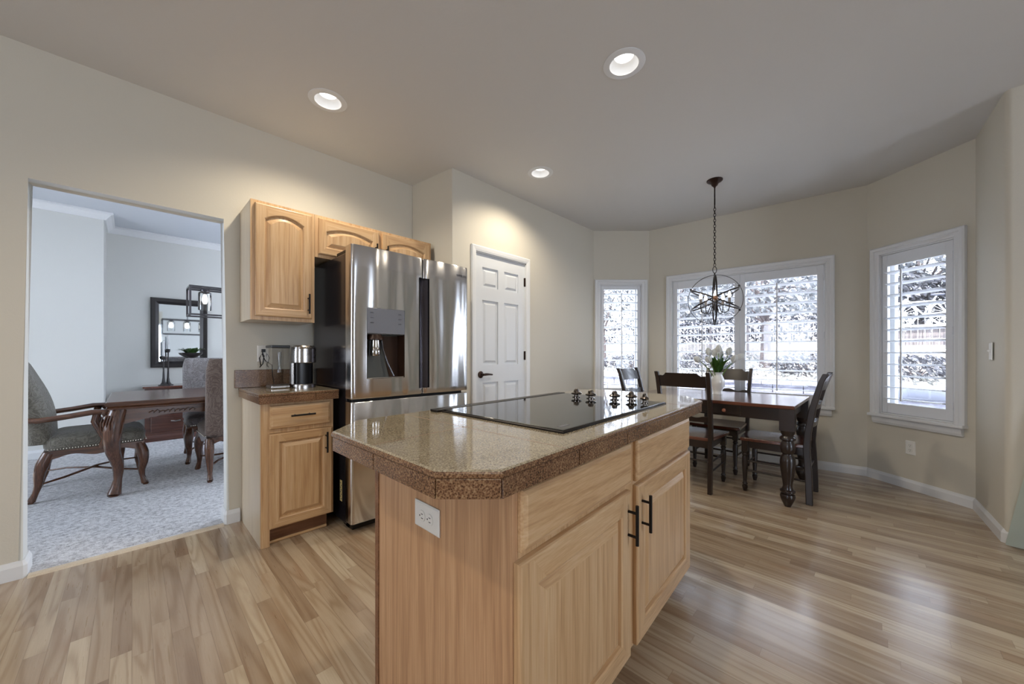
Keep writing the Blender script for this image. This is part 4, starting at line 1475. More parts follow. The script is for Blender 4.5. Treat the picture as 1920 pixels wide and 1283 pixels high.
# direction toward the right of the photograph at the vase, and toward the camera
rx, ry = 0.698, -0.716
tul = [(-0.215, 0.350, 0.05, 'drooping farthest left over the table'), (-0.130, 0.345, 0.09, 'low on the left, second outermost'), (-0.085, 0.405, 0.0, 'upright, left of the tallest bloom'), (-0.010, 0.430, 0.04, 'tallest bloom at the centre'),
       (0.045, 0.385, -0.03, 'just right of the tallest bloom'), (0.105, 0.410, 0.02, 'leaning right at upper height'), (0.185, 0.375, 0.05, 'farthest right of the bouquet'), (0.115, 0.340, 0.09, 'low on the right, in front'), (0.020, 0.395, -0.09, 'behind the tallest bloom')]
for (sx, hz, fw, lb) in tul:
    px_, py_ = sx * rx - fw * ry * -1 * 0 - fw * 0.716, sx * ry - fw * 0.698
    r = thing('tulip', 'white tulip in the table vase, ' + lb, 'tulip', (VX, VY, VZ + 0.10), group='white tulips in the vase')
    k = min(1, 0.025 / max(math.hypot(px_, py_), 1e-3))
    p0, p1, p2 = Vector((px_ * 0.02, py_ * 0.02, -0.05)), Vector((px_ * k, py_ * k, 0.112)), Vector((px_ * 0.86, py_ * 0.86, hz - 0.135))
    pts = []
    for i in range(9):
        t = i / 8
        a = p0.lerp(p1, t); c = p1.lerp(p2, t)
        pts.append(a.lerp(c, t) if t < 1 else p2)
    b = MB()
    b.tube(pts, 0.0036, n=7)
    b.build('stem', 'stem_green', r, smooth=True, world=False)
    d = Vector((px_ * 0.9, py_ * 0.9, 0.12 if abs(sx) > 0.12 else 0.3)).normalized()
    X = d.to_track_quat('Z', 'Y').to_matrix()
    for q in range(6):
        b = MB()
        a0 = q * math.pi / 3 + (0.12 if q % 2 else 0)
        rings = []
        for (u, rad, hw) in ((0, 0.005, 0.008), (0.2, 0.023, 0.021), (0.45, 0.030 - 0.002 * (q % 2), 0.026), (0.7, 0.026, 0.021), (0.9, 0.015, 0.012), (1.0, 0.007, 0.004)):
            row = []
            for v in (-1, -0.5, 0, 0.5, 1):
                ang = a0 + v * hw / max(rad, 0.012)
                row.append(p2 + X @ Vector((rad * math.cos(ang), rad * math.sin(ang), u * 0.082)))
            rings.append(row)
        b.loft(rings, cap0=False, cap1=False, closed=False)
        ext = bmesh.ops.solidify(b.bm, geom=list(b.bm.faces), thickness=0.0012)
        b.build('petal', 'petal', r, smooth=True, sharp=70, world=False)
r = thing('tulip_leaves', 'broad green leaves spreading over the rim of the white vase', 'leaves', (VX, VY, VZ + 0.10), kind='stuff')
b = MB()
for i in range(17):
    a = i * 2.4 + rng.random() * 0.4
    le, spread = rng.uniform(0.15, 0.24), rng.uniform(0.035, 0.125)
    rings = []
    for j in range(8):
        t = j / 7
        rad = 0.012 + spread * t ** 1.4
        z = 0.085 + le * t - 0.05 * t * t * (spread / 0.1)
        hw = 0.029 * math.sin(math.pi * (0.12 + 0.86 * t)) + 0.001
        c_, s_ = math.cos(a), math.sin(a)
        rings.append([Vector((rad * c_ - v * hw * s_ - 0.006 * v * v * c_, rad * s_ + v * hw * c_ - 0.006 * v * v * s_, z)) for v in (-1, 0, 1)])
    b.loft(rings, cap0=False, cap1=False, closed=False)
bmesh.ops.solidify(b.bm, geom=list(b.bm.faces), thickness=0.001)
lf = b.build('leaves', 'leaf_green', r, smooth=True, world=False)
lf['kind'] = 'stuff'

# ------------------------------------------------------------------ orb chandelier over the table
CX, CY, OZc, OR = 3.718, 1.034, 1.647, 0.222
r = thing('orb_chandelier', 'iron orb chandelier with candle bulbs hanging over the breakfast table', 'chandelier', (CX, CY, OZc))
b = MB()
b.lathe([(0.066, 0), (0.066, -0.008), (0.058, -0.016), (0.032, -0.030), (0.024, -0.050), (0.010, -0.062), (0.006, -0.075)], c=(0, 0, CE - OZc - 0.0005), n=24)
b.build('canopy', 'bronze', r, smooth=True, world=False)
b = MB()
ztop, zbot = CE - OZc - 0.07, 0.305
b.cyl((0, 0, ztop - 0.16), (0, 0, ztop + 0.01), 0.006, n=8)
n = 22
zl = (ztop - 0.16 - zbot) / n
for i in range(n):
    zc = zbot + zl * (i + 0.5)
    a = 0 if i % 2 else math.pi / 2
    b.tube([Vector((0.0095 * math.cos(t) * math.cos(a), 0.0095 * math.cos(t) * math.sin(a), zc + zl * 0.66 * math.sin(t))) for t in [2 * math.pi * q / 10 for q in range(10)]], 0.0026, n=5, closed=True)
b.build('chain', 'iron', r, smooth=True, world=False)
b = MB()
b.tube([Vector((0.018 * math.cos(t) * 0.7, -0.018 * math.cos(t) * 0.7, 0.272 + 0.030 * math.sin(t))) for t in [2 * math.pi * q / 14 for q in range(14)]], 0.0032, n=6, closed=True)
b.cyl((0, 0, OR - 0.004), (0, 0, 0.245), 0.006, n=8)
b.build('hanging_loop', 'iron', r, smooth=True, world=False)
def hoop(nrm, rad=OR, w_=0.0085, t=0.0022):
    X = Vector(nrm).normalized().to_track_quat('Z', 'Y').to_matrix()
    b = MB()
    rings = []
    for i in range(56):
        a = 2 * math.pi * i / 56
        c_, s_ = math.cos(a), math.sin(a)
        rings.append([X @ Vector(((rad + u) * c_, (rad + u) * s_, v)) for u, v in ((-t, -w_), (t, -w_), (t, w_), (-t, w_))])
    b.loft(rings, ringclosed=True)
    return b
fwd = Vector((math.cos(R(17.0)), math.sin(R(17.0)), 0.06)).normalized()
rgt = fwd.cross(Vector((0, 0, 1))).normalized()
up = rgt.cross(fwd).normalized()
hn = [fwd + rgt * 0.1, rgt * 1.0 + fwd * 0.05, up * 0.91 + rgt * 0.42, up * 0.91 - rgt * 0.42 + fwd * 0.05]
for k, nn in enumerate(hn):
    hoop(nn, OR - 0.003 * k, 0.0060).build('hoop', 'iron', r, world=False)
for p in (up * -OR, (rgt * 0.86 + up * 0.5) * OR, (rgt * 0.88 - up * 0.47) * OR, (-rgt * 0.88 + up * 0.47) * OR):
    b = MB()
    b.ell(p * 1.0, 0.010, n=10, m=6)
    b.build('rivet', 'iron', r, smooth=True, world=False)
b = MB()
b.ell(-fwd * (OR - 0.004) * 1.0, 0.021, n=16, m=10)
b.build('boss', 'copper_ball', r, smooth=True, world=False)
b = MB()
b.cyl((0, 0, -0.085), (0, 0, OR), 0.006, n=10)
b.lathe([(0.004, -0.10), (0.016, -0.085), (0.018, -0.06), (0.010, -0.045), (0.006, -0.03)], n=14)
b.build('stem', 'iron', r, smooth=True, world=False)
for i in range(5):
    a = R(15.5) + R(90) + i * 2 * math.pi / 5 + 0.35
    dx, dy = math.cos(a), math.sin(a)
    q = lambda rad, z: (dx * rad, dy * rad, z)
    b = MB()
    b.tube([q(0.012, -0.07), q(0.035, -0.055), q(0.045, -0.085), q(0.055, -0.115), q(0.085, -0.125), q(0.112, -0.11), q(0.120, -0.075), q(0.120, -0.045)], 0.0042, n=8)
    b.lathe([(0.004, 0), (0.030, 0.006), (0.030, 0.010), (0.012, 0.012)], c=q(0.120, -0.048), n=16)
    b.build('arm', 'iron', r, smooth=True, world=False)
    b = MB()
    b.cyl(q(0.120, -0.036), q(0.120, 0.008), 0.0115, n=12)
    b.build('candle_sleeve', 'candle_sleeve', r, smooth=True, world=False)
    b = MB()
    b.lathe([(0.008, 0.008), (0.013, 0.020), (0.0135, 0.030), (0.009, 0.046), (0.003, 0.064), (0.0, 0.070)], c=q(0.120, 0), n=14)
    b.build('bulb', 'bulb_glow', r, smooth=True, world=False)

# ------------------------------------------------------------------ draped piece at the right edge
r = thing('curtain', 'pale green curtain with a wide hem flaring to the floor beside the rounded wall corner', 'curtain', (3.64, -0.95, 0))
def drape(z0, z1, nz, e=0.0):
    b = MB()
    rings = []
    for j in range(nz + 1):
        z = z0 + (z1 - z0) * j / nz
        edge = -0.566 - 0.15 * z - 0.02 * z * z
        row = []
        for i in range(41):
            t = i / 40
            y = edge + (-1.40 - edge) * t
            x = 3.637 - e - 0.016 * math.sin(t * 30.0) * min(1, t * 6 + 0.15) - 0.012 * (1 - min(z / 1.2, 1)) * math.sin(t * 3)
            row.append((x, y, z))
        rings.append(row)
    b.loft(rings, cap0=False, cap1=False, closed=False)
    bmesh.ops.solidify(b.bm, geom=list(b.bm.faces), thickness=0.004)
    return b
drape(0.012, 2.30, 30).build('panel', 'drape_cloth', r, smooth=True)
drape(0.010, 0.105, 3, 0.006).build('hem', 'drape_cloth', r, smooth=True)
b = MB()
b.cyl((3.60, -0.80, 2.32), (3.60, -2.6, 2.32), 0.014)
for y in (-0.85, -2.55): b.cyl((3.60, y, 2.32), (3.6795, y, 2.32), 0.010)
b.build('rod', 'iron', r, smooth=True)

# ------------------------------------------------------------------ dining room furniture
r = thing('dining_table', 'large carved dark wood dining table with cabriole legs beyond the doorway', 'table', (0.85, 4.9, 0))
QX0, QX1, QY0, QY1 = -0.150, 1.95, 4.300, 5.500
b = MB()
rr = lambda i, z: [(QX0 + i, QY0 + i, z), (QX1 - i, QY0 + i, z), (QX1 - i, QY1 - i, z), (QX0 + i, QY1 - i, z)]
b.loft([rr(0.035, 0.700), rr(0.012, 0.706), rr(0.006, 0.718), rr(0.014, 0.724), rr(0.004, 0.732), rr(0.0, 0.745), rr(0.004, 0.760), rr(0.012, 0.766)])
b.build('table_top', 'carved', r)
b = MB()
def scallop(p, q, nrm):
    p, q, nrm = Vector(p), Vector(q), Vector(nrm)
    N = 40
    rings = []
    for i in range(N + 1):
        t = i / N
        z0 = 0.615 - 0.012 * math.cos(t * 6 * math.pi) + 0.03 * (1 - abs(2 * t - 1)) - 0.035 * (abs(2 * t - 1) ** 6)
        c = p.lerp(q, t)
        rings.append([(c.x, c.y, z0), (c.x + nrm.x, c.y + nrm.y, z0), (c.x + nrm.x, c.y + nrm.y, 0.6995), (c.x, c.y, 0.6995)])
    b.loft(rings)
scallop((QX0 + 0.06, QY0 + 0.06), (QX1 - 0.06, QY0 + 0.06), (0, 0.025)); scallop((QX0 + 0.06, QY1 - 0.06), (QX1 - 0.06, QY1 - 0.06), (0, -0.025))
scallop((QX0 + 0.055, QY0 + 0.07), (QX0 + 0.055, QY1 - 0.07), (0.025, 0)); scallop((QX1 - 0.055, QY0 + 0.07), (QX1 - 0.055, QY1 - 0.07), (-0.025, 0))
b.build('apron', 'carved', r)
b = MB()
for k in range(9):
    t = k / 8
    x = 0.12 + 0.26 * t
    b.tube([(x - 0.02, QY0 + 0.057, 0.655), (x, QY0 + 0.052, 0.672 + 0.006 * math.sin(k * 2)), (x + 0.018, QY0 + 0.056, 0.658), (x + 0.008, QY0 + 0.053, 0.650)], 0.005, n=6)
b.build('carving', 'carved', r, smooth=True)


def cabriole(b, top, foot, dirv, r0, r1, rf, bulge, n=12):
    """S-curved leg; dirv = outward horizontal direction"""
    top, foot, d = Vector(top), Vector(foot), Vector(dirv).normalized()
    pts, rs = [], []
    for i in range(13):
        t = i / 12
        p = top.lerp(foot, t)
        p = p + d * (bulge * math.sin(math.pi * min(t / 0.62, 1)) - bulge * 0.55 * math.sin(math.pi * max((t - 0.55) / 0.45, 0)))
        pts.append(p)
        if t < 0.25: rr_ = r0 + (r0 * 0.12) * t / 0.25
        elif t < 0.85: rr_ = r0 * 1.12 + (r1 - r0 * 1.12) * (t - 0.25) / 0.6
        else: rr_ = r1 + (rf - r1) * (t - 0.85) / 0.15
        rs.append(rr_)
    b.tube(pts, rs, n=n)
    b.cyl(foot + d * 0.004, foot + d * 0.004 - Vector((0, 0, 0.014)), rf * 0.95, rf * 0.75, n=n)


for lx, ly, dx, dy in ((QX0 + 0.075, QY0 + 0.08, -1, -1), (QX0 + 0.075, QY1 - 0.08, -1, 1), (QX1 - 0.075, QY0 + 0.08, 1, -1), (QX1 - 0.075, QY1 - 0.08, 1, 1)):
    b = MB()
    d = Vector((dx, dy, 0)).normalized()
    f = (lx + d.x * 0.035, ly + d.y * 0.02, 0.021)
    cabriole(b, (lx, ly, 0.698), f, d, 0.052, 0.025, 0.042, 0.042)
    lg = b.build('leg', 'carved_z', r, smooth=True)
    b = MB()
    sx = dx * 0.0
    for k in range(5):
        u = -0.5 + 0.25 * k
        c = Vector((lx, ly, 0)) + d * 0.072 + Vector((-d.y, d.x, 0)) * (u * 0.09)
        b.tube([(c.x, c.y, 0.66), (c.x + d.x * 0.02, c.y + d.y * 0.02, 0.60), (c.x + d.x * 0.018, c.y + d.y * 0.018, 0.55), (c.x + d.x * 0.0 - (-d.y) * u * 0.04, c.y - d.x * u * 0.04, 0.47)], [0.004, 0.007, 0.006, 0.003], n=6)
    b.build('knee_carving', 'carved_z', lg, smooth=True)


def upholstered(label, loc, rz, arms, cloth, group):
    """local: faces +x"""
    r = thing('upholstered_armchair' if arms else 'upholstered_chair', label, 'chair', loc, rz, group)
    W_, D0, D1 = (0.62, -0.26, 0.30) if arms else (0.50, -0.24, 0.27)
    hw = W_ / 2
    bd = dict(world=False)
    # back: padded slab, gently reclined, rounded top
    b = MB()
    N = 18
    rings = []
    zlo, zhi = (0.44, 1.16) if arms else (0.42, 1.10)
    for k in range(15):
        t = k / 14
        z = zlo + (zhi - zlo) * t
        x = D0 - 0.02 - (0.16 if arms else 0.06) * t ** 1.3
        top_round = (1 - max(0, (t - 0.80) / 0.20) ** 2 * (0.55 if arms else 0.10))
        w_ = (hw - 0.045 if arms else hw - 0.012) * top_round * (1.0 + (0.04 * math.sin(math.pi * t) if arms else 0))
        th = (0.075 if arms else 0.05) * (1 - 0.35 * t) * (math.sqrt(max(0.02, 1 - max(0, (t - 0.86) / 0.14) ** 2)))
        puff = 0.045 * math.sin(math.pi * min(1, t * 1.05)) if arms else 0.015 * math.sin(math.pi * t)
        ring = []
        for q in range(N):
            a = 2 * math.pi * q / N
            c_, s_ = math.cos(a), math.sin(a)
            yy = w_ * math.copysign(abs(s_) ** 0.45, s_)
            xx = x + th * math.copysign(abs(c_) ** 0.6, c_) + (puff * (1 - (yy / max(w_, 1e-3)) ** 2) if c_ > 0 else 0)
            ring.append((xx, yy, z))
        rings.append(ring)
    b.loft(rings)
    b.build('backrest', cloth, r, smooth=True, sharp=60, **bd)
    # seat cushion
    b = MB()
    rings = []
    for z, i, cr in ((0.385, 0.0, 0), (0.40, -0.006, 0), (0.46, -0.010, 0), (0.485, 0.01, 0), (0.505, 0.06, 0), (0.512, 0.14, 0)):
        ring = []
        for q in range(28):
            a = 2 * math.pi * q / 28
            c_, s_ = math.cos(a), math.sin(a)
            ring.append(((D0 + D1) / 2 + ((D1 - D0) / 2 - i) * math.copysign(abs(c_) ** 0.3, c_), (hw - i) * math.copysign(abs(s_) ** 0.3, s_) * (0.94 + 0.06 * c_), z))
        rings.append(ring)
    b.loft(rings)
    b.build('seat', cloth, r, smooth=True, sharp=60, **bd)
    # frame rail with shaped lower edge
    b = MB()
    def railp(p, q, nrm):
        p, q, nrm = Vector(p), Vector(q), Vector(nrm)
        rr_ = []
        for i in range(25):
            t = i / 24
            z0 = 0.335 - 0.022 * math.cos(t * 4 * math.pi) * (0.6 if 0.15 < t < 0.85 else 0.2) - 0.02 * (abs(2 * t - 1) ** 4)
            c = p.lerp(q, t)
            rr_.append([(c.x, c.y, z0), (c.x + nrm.x, c.y + nrm.y, z0), (c.x + nrm.x, c.y + nrm.y, 0.3845), (c.x, c.y, 0.3845)])
        b.loft(rr_)
    for s in (-1, 1): railp((D0 + 0.01, s * (hw - 0.028), 0), (D1 - 0.01, s * (hw - 0.008), 0), (0, -s * 0.022, 0))
    railp((D1 - 0.005, -hw + 0.02, 0), (D1 - 0.005, hw - 0.02, 0), (-0.022, 0, 0)); railp((D0 + 0.005, -hw + 0.03, 0), (D0 + 0.005, hw - 0.03, 0), (0.022, 0, 0))
    b.build('seat_rail', 'carved', r, **bd)
    # nail-head trim
    b = MB()
    for s in (-1, 1):
        for i in range(34):
            t = (i + 0.5) / 34
            b.ell((D0 + 0.02 + (D1 - D0 - 0.04) * t, s * (hw * (0.985 if 0.06 < t < 0.94 else 0.95) + 0.003 - 0.014 * (1 - t)), 0.398), 0.0058, n=6, m=4)
    for i in range(26): b.ell((D1 + 0.007, (-hw + 0.03) + (W_ - 0.06) * (i + 0.5) / 26, 0.398), 0.0058, n=6, m=4)
    b.build('nailhead_trim', 'brass_nail', r, smooth=True, **bd)
    # legs
    for s in (-1, 1):
        b = MB()
        cabriole(b, (D1 - 0.04, s * (hw - 0.04), 0.37), (D1 + 0.0, s * (hw - 0.015), 0.017), (1, s * 0.6, 0), 0.036, 0.017, 0.024, 0.020)
        b.build('front_leg', 'carved_z', r, smooth=True, **bd)
        b = MB()
        cabriole(b, (D0 + 0.03, s * (hw - 0.05), 0.37), (D0 - 0.055, s * (hw - 0.045), 0.017), (-1, s * 0.2, 0), 0.033, 0.017, 0.023, 0.012)
        b.build('rear_leg', 'carved_z', r, smooth=True, **bd)
    for s in (-1, 1):
        b = MB()
        b.tube([(D1 - 0.02, s * (hw - 0.03), 0.135), (D1 - 0.14, s * (hw - 0.10), 0.15), ((D0 + D1) / 2, 0, 0.165 + s * 0.009), (D0 + 0.10, -s * (hw - 0.12), 0.15), (D0 - 0.02, -s * (hw - 0.05), 0.135)], [0.011, 0.013, 0.015, 0.013, 0.011], n=8, flat=0.6)
        b.build('stretcher', 'carved_z', r, smooth=True, **bd)
    if arms:
        for s in (-1, 1):
            y = s * (hw - 0.005)
            AE = 0.075
            b = MB()
            b.tube([(D0 - 0.14, s * (hw - 0.06), 0.640), (D0 - 0.02, y, 0.632), (D0 + 0.12, y, 0.648), (D0 + 0.25, y + s * 0.01, 0.668), (AE, y + s * 0.015, 0.666)], [0.024, 0.027, 0.027, 0.028, 0.026], n=10, flat=0.8)
            b.lathe([(0.0, -0.03), (0.012, -0.032), (0.014, -0.027), (0.024, -0.026), (0.032, -0.022), (0.032, 0.022), (0.024, 0.026), (0.014, 0.027), (0.012, 0.032), (0.0, 0.03)], c=(AE, y + s * 0.015, 0.655), X=Matrix.Rotation(R(90), 3, 'X'), n=16)
            b.build('armrest', 'carved', r, smooth=True, **bd)
            b = MB()
            b.tube([(0.055, s * (hw + 0.006), 0.375), (0.070, s * (hw + 0.012), 0.45), (0.030, s * (hw + 0.008), 0.53), (0.005, s * (hw), 0.59), (0.02, y, 0.65)], [0.034, 0.030, 0.022, 0.022, 0.026], n=10)
            b.build('arm_post', 'carved_z', r, smooth=True, **bd)
    return r


upholstered('olive damask armchair with scrolled wooden arms at the left end of the carved table', (-0.230, 4.86, 0.006), R(2), True, 'damask_olive', 'damask dining room chairs')
upholstered('brown-grey damask side chair with its back to the doorway, nearer of the two', (0.690, 4.52, 0.006), R(90), False, 'damask_brown', 'damask dining room chairs')
upholstered('pale grey damask side chair on the far side of the carved table, facing the doorway', (0.640, 5.36, 0.006), R(-90), False, 'damask_grey', 'damask dining room chairs')

# sideboard
r = thing('sideboard', 'dark cherry sideboard with drawers under the framed mirror', 'sideboard', (0.95, 6.96, 0.006))
sx0, sx1, sy0 = 0.115, 1.75, 6.745
b = MB()
b.box((sx0, sy0, 0.09), (sx1, 7.18, 0.70))
b.build('carcass', 'cherry', r)
b = MB()
b.box((sx0 - 0.02, sy0 - 0.02, 0.7005), (sx1 + 0.02, 7.185, 0.728))
b.build('top', 'cherry_top', r, bevel=0.006)
b = MB()
b.loft([[(sx0 - i, sy0 - i, z), (sx1 + i, sy0 - i, z), (sx1 + i, 7.18, z), (sx0 - i, 7.18, z)] for i, z in ((0.022, 0.006), (0.022, 0.06), (0.010, 0.075), (0.001, 0.0895))])
b.build('plinth', 'cherry', r)
for k in range(3):
    u0 = sx0 + 0.05 + k * 0.52
    for (z0, z1) in ((0.12, 0.39), (0.41, 0.68)):
        dd = drawer_front(u0, u0 + 0.49, z0, z1, sy0 - 0.0205, m='cherry', parent=r)
        b = MB()
        uc = u0 + 0.245
        zc = (z0 + z1) / 2 + 0.01
        b.tube([(uc - 0.05, sy0 - 0.022, zc), (uc - 0.045, sy0 - 0.040, zc), (uc, sy0 - 0.048, zc - 0.006), (uc + 0.045, sy0 - 0.040, zc), (uc + 0.05, sy0 - 0.022, zc)], 0.008, n=8)
        b.build('pull', 'chrome', dd, smooth=True)

# mirrors
def mirror(label, x0, x1, z0, z1):
    r = thing('wall_mirror', label, 'mirror', ((x0 + x1) / 2, 7.19, z0), group='dark-framed mirrors on the dining room wall')
    b = MB()
    path = [(x0, z0, 1, 1), (x1, z0, -1, 1), (x1, z1, -1, -1), (x0, z1, 1, -1)]
    prof = [(0, 0), (0, 0.03), (0.012, 0.045), (0.05, 0.042), (0.085, 0.022), (0.085, 0.006), (0.085, 0)]
    b.loft([[(x + dx * a, 7.1985 - h, z + dz * a) for a, h in prof] for x, z, dx, dz in path], ringclosed=True)
    b.build('frame', 'mirror_frame', r)
    b = MB()
    b.box((x0 + 0.08, 7.1945, z0 + 0.08), (x1 - 0.08, 7.1985, z1 - 0.08))
    b.build('glass', 'mirror_glass', r)
mirror('dark-framed mirror above the sideboard, partly behind the glass-jar lamp', 0.178, 0.792, 0.965, 1.945)
mirror('second dark-framed mirror, only its left frame edge showing at the doorway jamb', 1.032, 1.65, 0.965, 1.945)

# candlesticks with candles
for (x, y, h, lb, lc, ln) in ((0.300, 6.90, 0.395, 'shorter dark candlestick on the sideboard', 'white taper candle in the shorter candlestick', 0.22),
                              (0.347, 6.94, 0.495, 'taller dark candlestick on the sideboard', 'white taper candle in the taller candlestick', 0.20)):
    z0 = 0.7285
    r = thing('candlestick', lb, 'candlestick', (x, y, z0), group='dark candlesticks on the sideboard')
    b = MB()
    b.lathe([(0.0, 0), (0.056, 0.0), (0.056, 0.006), (0.036, 0.014), (0.020, 0.04), (0.013, 0.10), (0.009, 0.2), (0.007, h - 0.05)], n=18)
    b.build('stand', 'mirror_frame', r, smooth=True, world=False)
    b = MB()
    b.lathe([(0.006, h - 0.05), (0.016, h - 0.045), (0.022, h - 0.02), (0.022, h), (0.014, h), (0.012, h - 0.02), (0.0, h - 0.02)], n=16)
    b.build('cup', 'mirror_frame', r, smooth=True, world=False)
    r = thing('taper_candle', lc, 'candle', (x, y, z0 + h - 0.0195), group='white candles on the sideboard')
    b = MB()
    b.lathe([(0.0, 0.0), (0.0115, 0.0), (0.0105, ln), (0.004, ln + 0.006), (0.0, ln + 0.007)], n=14)
    b.build('candle', 'candle_wax', r, smooth=True, world=False)
    b = MB()
    b.cyl((0, 0, ln), (0, 0, ln + 0.016), 0.0012, n=6)
    b.build('wick', 'black_plastic', r, world=False)

# plant added on the sideboard in place of a reflection in the mirror
r = thing('potted_plant', 'strappy green plant in a dark bowl added on the sideboard for a mirror reflection, above the far chair', 'plant', (0.60, 6.98, 0.7285))
b = MB()
b.lathe([(0.0, 0), (0.05, 0), (0.05, 0.012), (0.018, 0.03), (0.016, 0.36), (0.06, 0.385), (0.11, 0.42), (0.12, 0.445), (0.11, 0.445), (0.06, 0.41), (0.0, 0.40)], n=20)
b.build('pedestal_bowl', 'mirror_frame', r, smooth=True, world=False)
b = MB()
for i in range(22):
    a = rng.random() * 6.283
    le = rng.uniform(0.08, 0.17)
    rings = []
    for j in range(6):
        t = j / 5
        rad = 0.02 + le * t
        z = 0.42 + 0.10 * math.sin(t * 2.0) * (0.6 + 0.4 * rng.random())
        hw_ = 0.012 * math.sin(math.pi * (0.15 + 0.83 * t)) + 0.001
        rings.append([(rad * math.cos(a) - v * hw_ * math.sin(a), rad * math.sin(a) + v * hw_ * math.cos(a), z) for v in (-1, 0, 1)])
    b.loft(rings, cap0=False, cap1=False, closed=False)
bmesh.ops.solidify(b.bm, geom=list(b.bm.faces), thickness=0.001)
b.build('foliage', 'leaf_green', r, smooth=True, world=False)

# linear glass-jar chandelier over the dining table
r = thing('linear_chandelier', 'rectangular metal-framed chandelier with clear glass jar shades over the carved table', 'chandelier', (0.95, 4.87, 1.54))
lx0, lx1, ly0, ly1, lz0, lz1 = 0.392, 1.55, 4.72, 5.00, 1.538, 1.812
b = MB()
t = 0.008
for x in (lx0, lx1):
    for y in (ly0, ly1): b.box((x - t, y - t, lz0 - t), (x + t, y + t, lz1 + t))
    for z in (lz0, lz1): b.box((x - t, ly0 + t, z - t), (x + t, ly1 - t, z + t))
for y in (ly0, ly1):
    for z in (lz0, lz1): b.box((lx0 + t, y - t, z - t), (lx1 - t, y + t, z + t))
b.box((lx0 + t, 4.86 - 0.02, lz1 - t), (lx1 - t, 4.86 + 0.02, lz1 + t))
b.build('frame', 'steel_frame', r)
b = MB()
for x in (0.75, 1.2): b.cyl((x, 4.86, lz1 + t), (x, 4.86, DC - 0.02), 0.007, n=8)
b.box((0.65, 4.80, DC - 0.025), (1.3, 4.92, DC - 0.0005))
b.build('hanging_rods', 'steel_frame', r)
for k in range(5):
    x = lx0 + 0.125 + k * 0.227
    b = MB()
    b.lathe([(0.020, lz1 - 0.008), (0.036, lz1 - 0.010), (0.036, lz1 - 0.028), (0.016, lz1 - 0.030), (0.016, lz1 - 0.058), (0.0, lz1 - 0.058)], c=(x, 4.86, 0), n=18)
    so = b.build('lamp_socket', 'steel_frame', r, smooth=True)
    b = MB()
    b.lathe([(0.0, lz1 - 0.150), (0.012, lz1 - 0.148), (0.022, lz1 - 0.125), (0.022, lz1 - 0.100), (0.012, lz1 - 0.066), (0.010, lz1 - 0.0585)], c=(x, 4.86, 0), n=14)
    b.build('bulb', 'bulb_glow', so, smooth=True)
    b = MB()
    b.lathe([(0.036, lz1 - 0.029), (0.052, lz1 - 0.040), (0.054, lz1 - 0.060), (0.054, lz1 - 0.215)], c=(x, 4.86, 0), n=22)
    for f in [f for f in b.bm.faces if len(f.verts) > 4]: b.bm.faces.remove(f)
    b.build('jar_shade', 'jar_glass', r, smooth=True)

# ------------------------------------------------------------------ garden outside the bay
b = MB()
b.box((5.0, -8, -0.30), (8.4, 14, -0.16))
struct(b.build('ground_patio', 'concrete'), 'grey paved patio outside the bay', 'patio')
b = MB()
b.prism([(8.55, -0.3), (8.55, 0.60), (10.5, 0.72), (12.4, 1.05), (13.2, 1.5), (30, 2.4), (30, -0.3)], -10, 22, 'xz')
struct(b.build('ground_bank', 'mulch'), 'pale mulched garden bank rising behind the retaining wall', 'ground')
r = thing('retaining_wall', 'low grey stone block retaining wall at the foot of the garden bank', 'wall', (8.45, 2.0, -0.16))
rg = random.Random(11)
b = MB()
for c in range(5):
    y = -4.0 + (0.17 if c % 2 else 0)
    z0 = -0.16 + c * 0.15
    while y < 10:
        L = rg.uniform(0.28, 0.5)
        d = rg.uniform(0, 0.025)
        b.box((8.38 - d + 0.012 * c, y, z0 + 0.002), (8.56, y + L - 0.012, z0 + 0.147))
        y += L
b.build('blocks', 'stone_block', r)
b = MB()
y = -4.0
while y < 10:
    L = 0.46
    b.box((8.36, y, 0.5925), (8.72, y + L - 0.008, 0.655))
    y += L
b.build('cap_stones', 'stone_block', r)


def leaf_cloud(b, c, rad, n, size, rg, shell=0.35):
    c = Vector(c)
    for _ in range(n):
        while True:
            v = Vector((rg.uniform(-1, 1), rg.uniform(-1, 1), rg.uniform(-1, 1)))
            if 0.02 < v.length < 1: break
        v = v.normalized() * (v.length ** shell)
        p = c + Vector((v.x * rad[0], v.y * rad[1], v.z * rad[2]))
        a = Vector((rg.uniform(-1, 1), rg.uniform(-1, 1), rg.uniform(-1, 1))).normalized()
        t = a.orthogonal().normalized()
        s = size * rg.uniform(0.6, 1.3)
        u = a.cross(t)
        b.face([p - t * s, p - u * s * 0.45, p + t * s, p + u * s * 0.45])


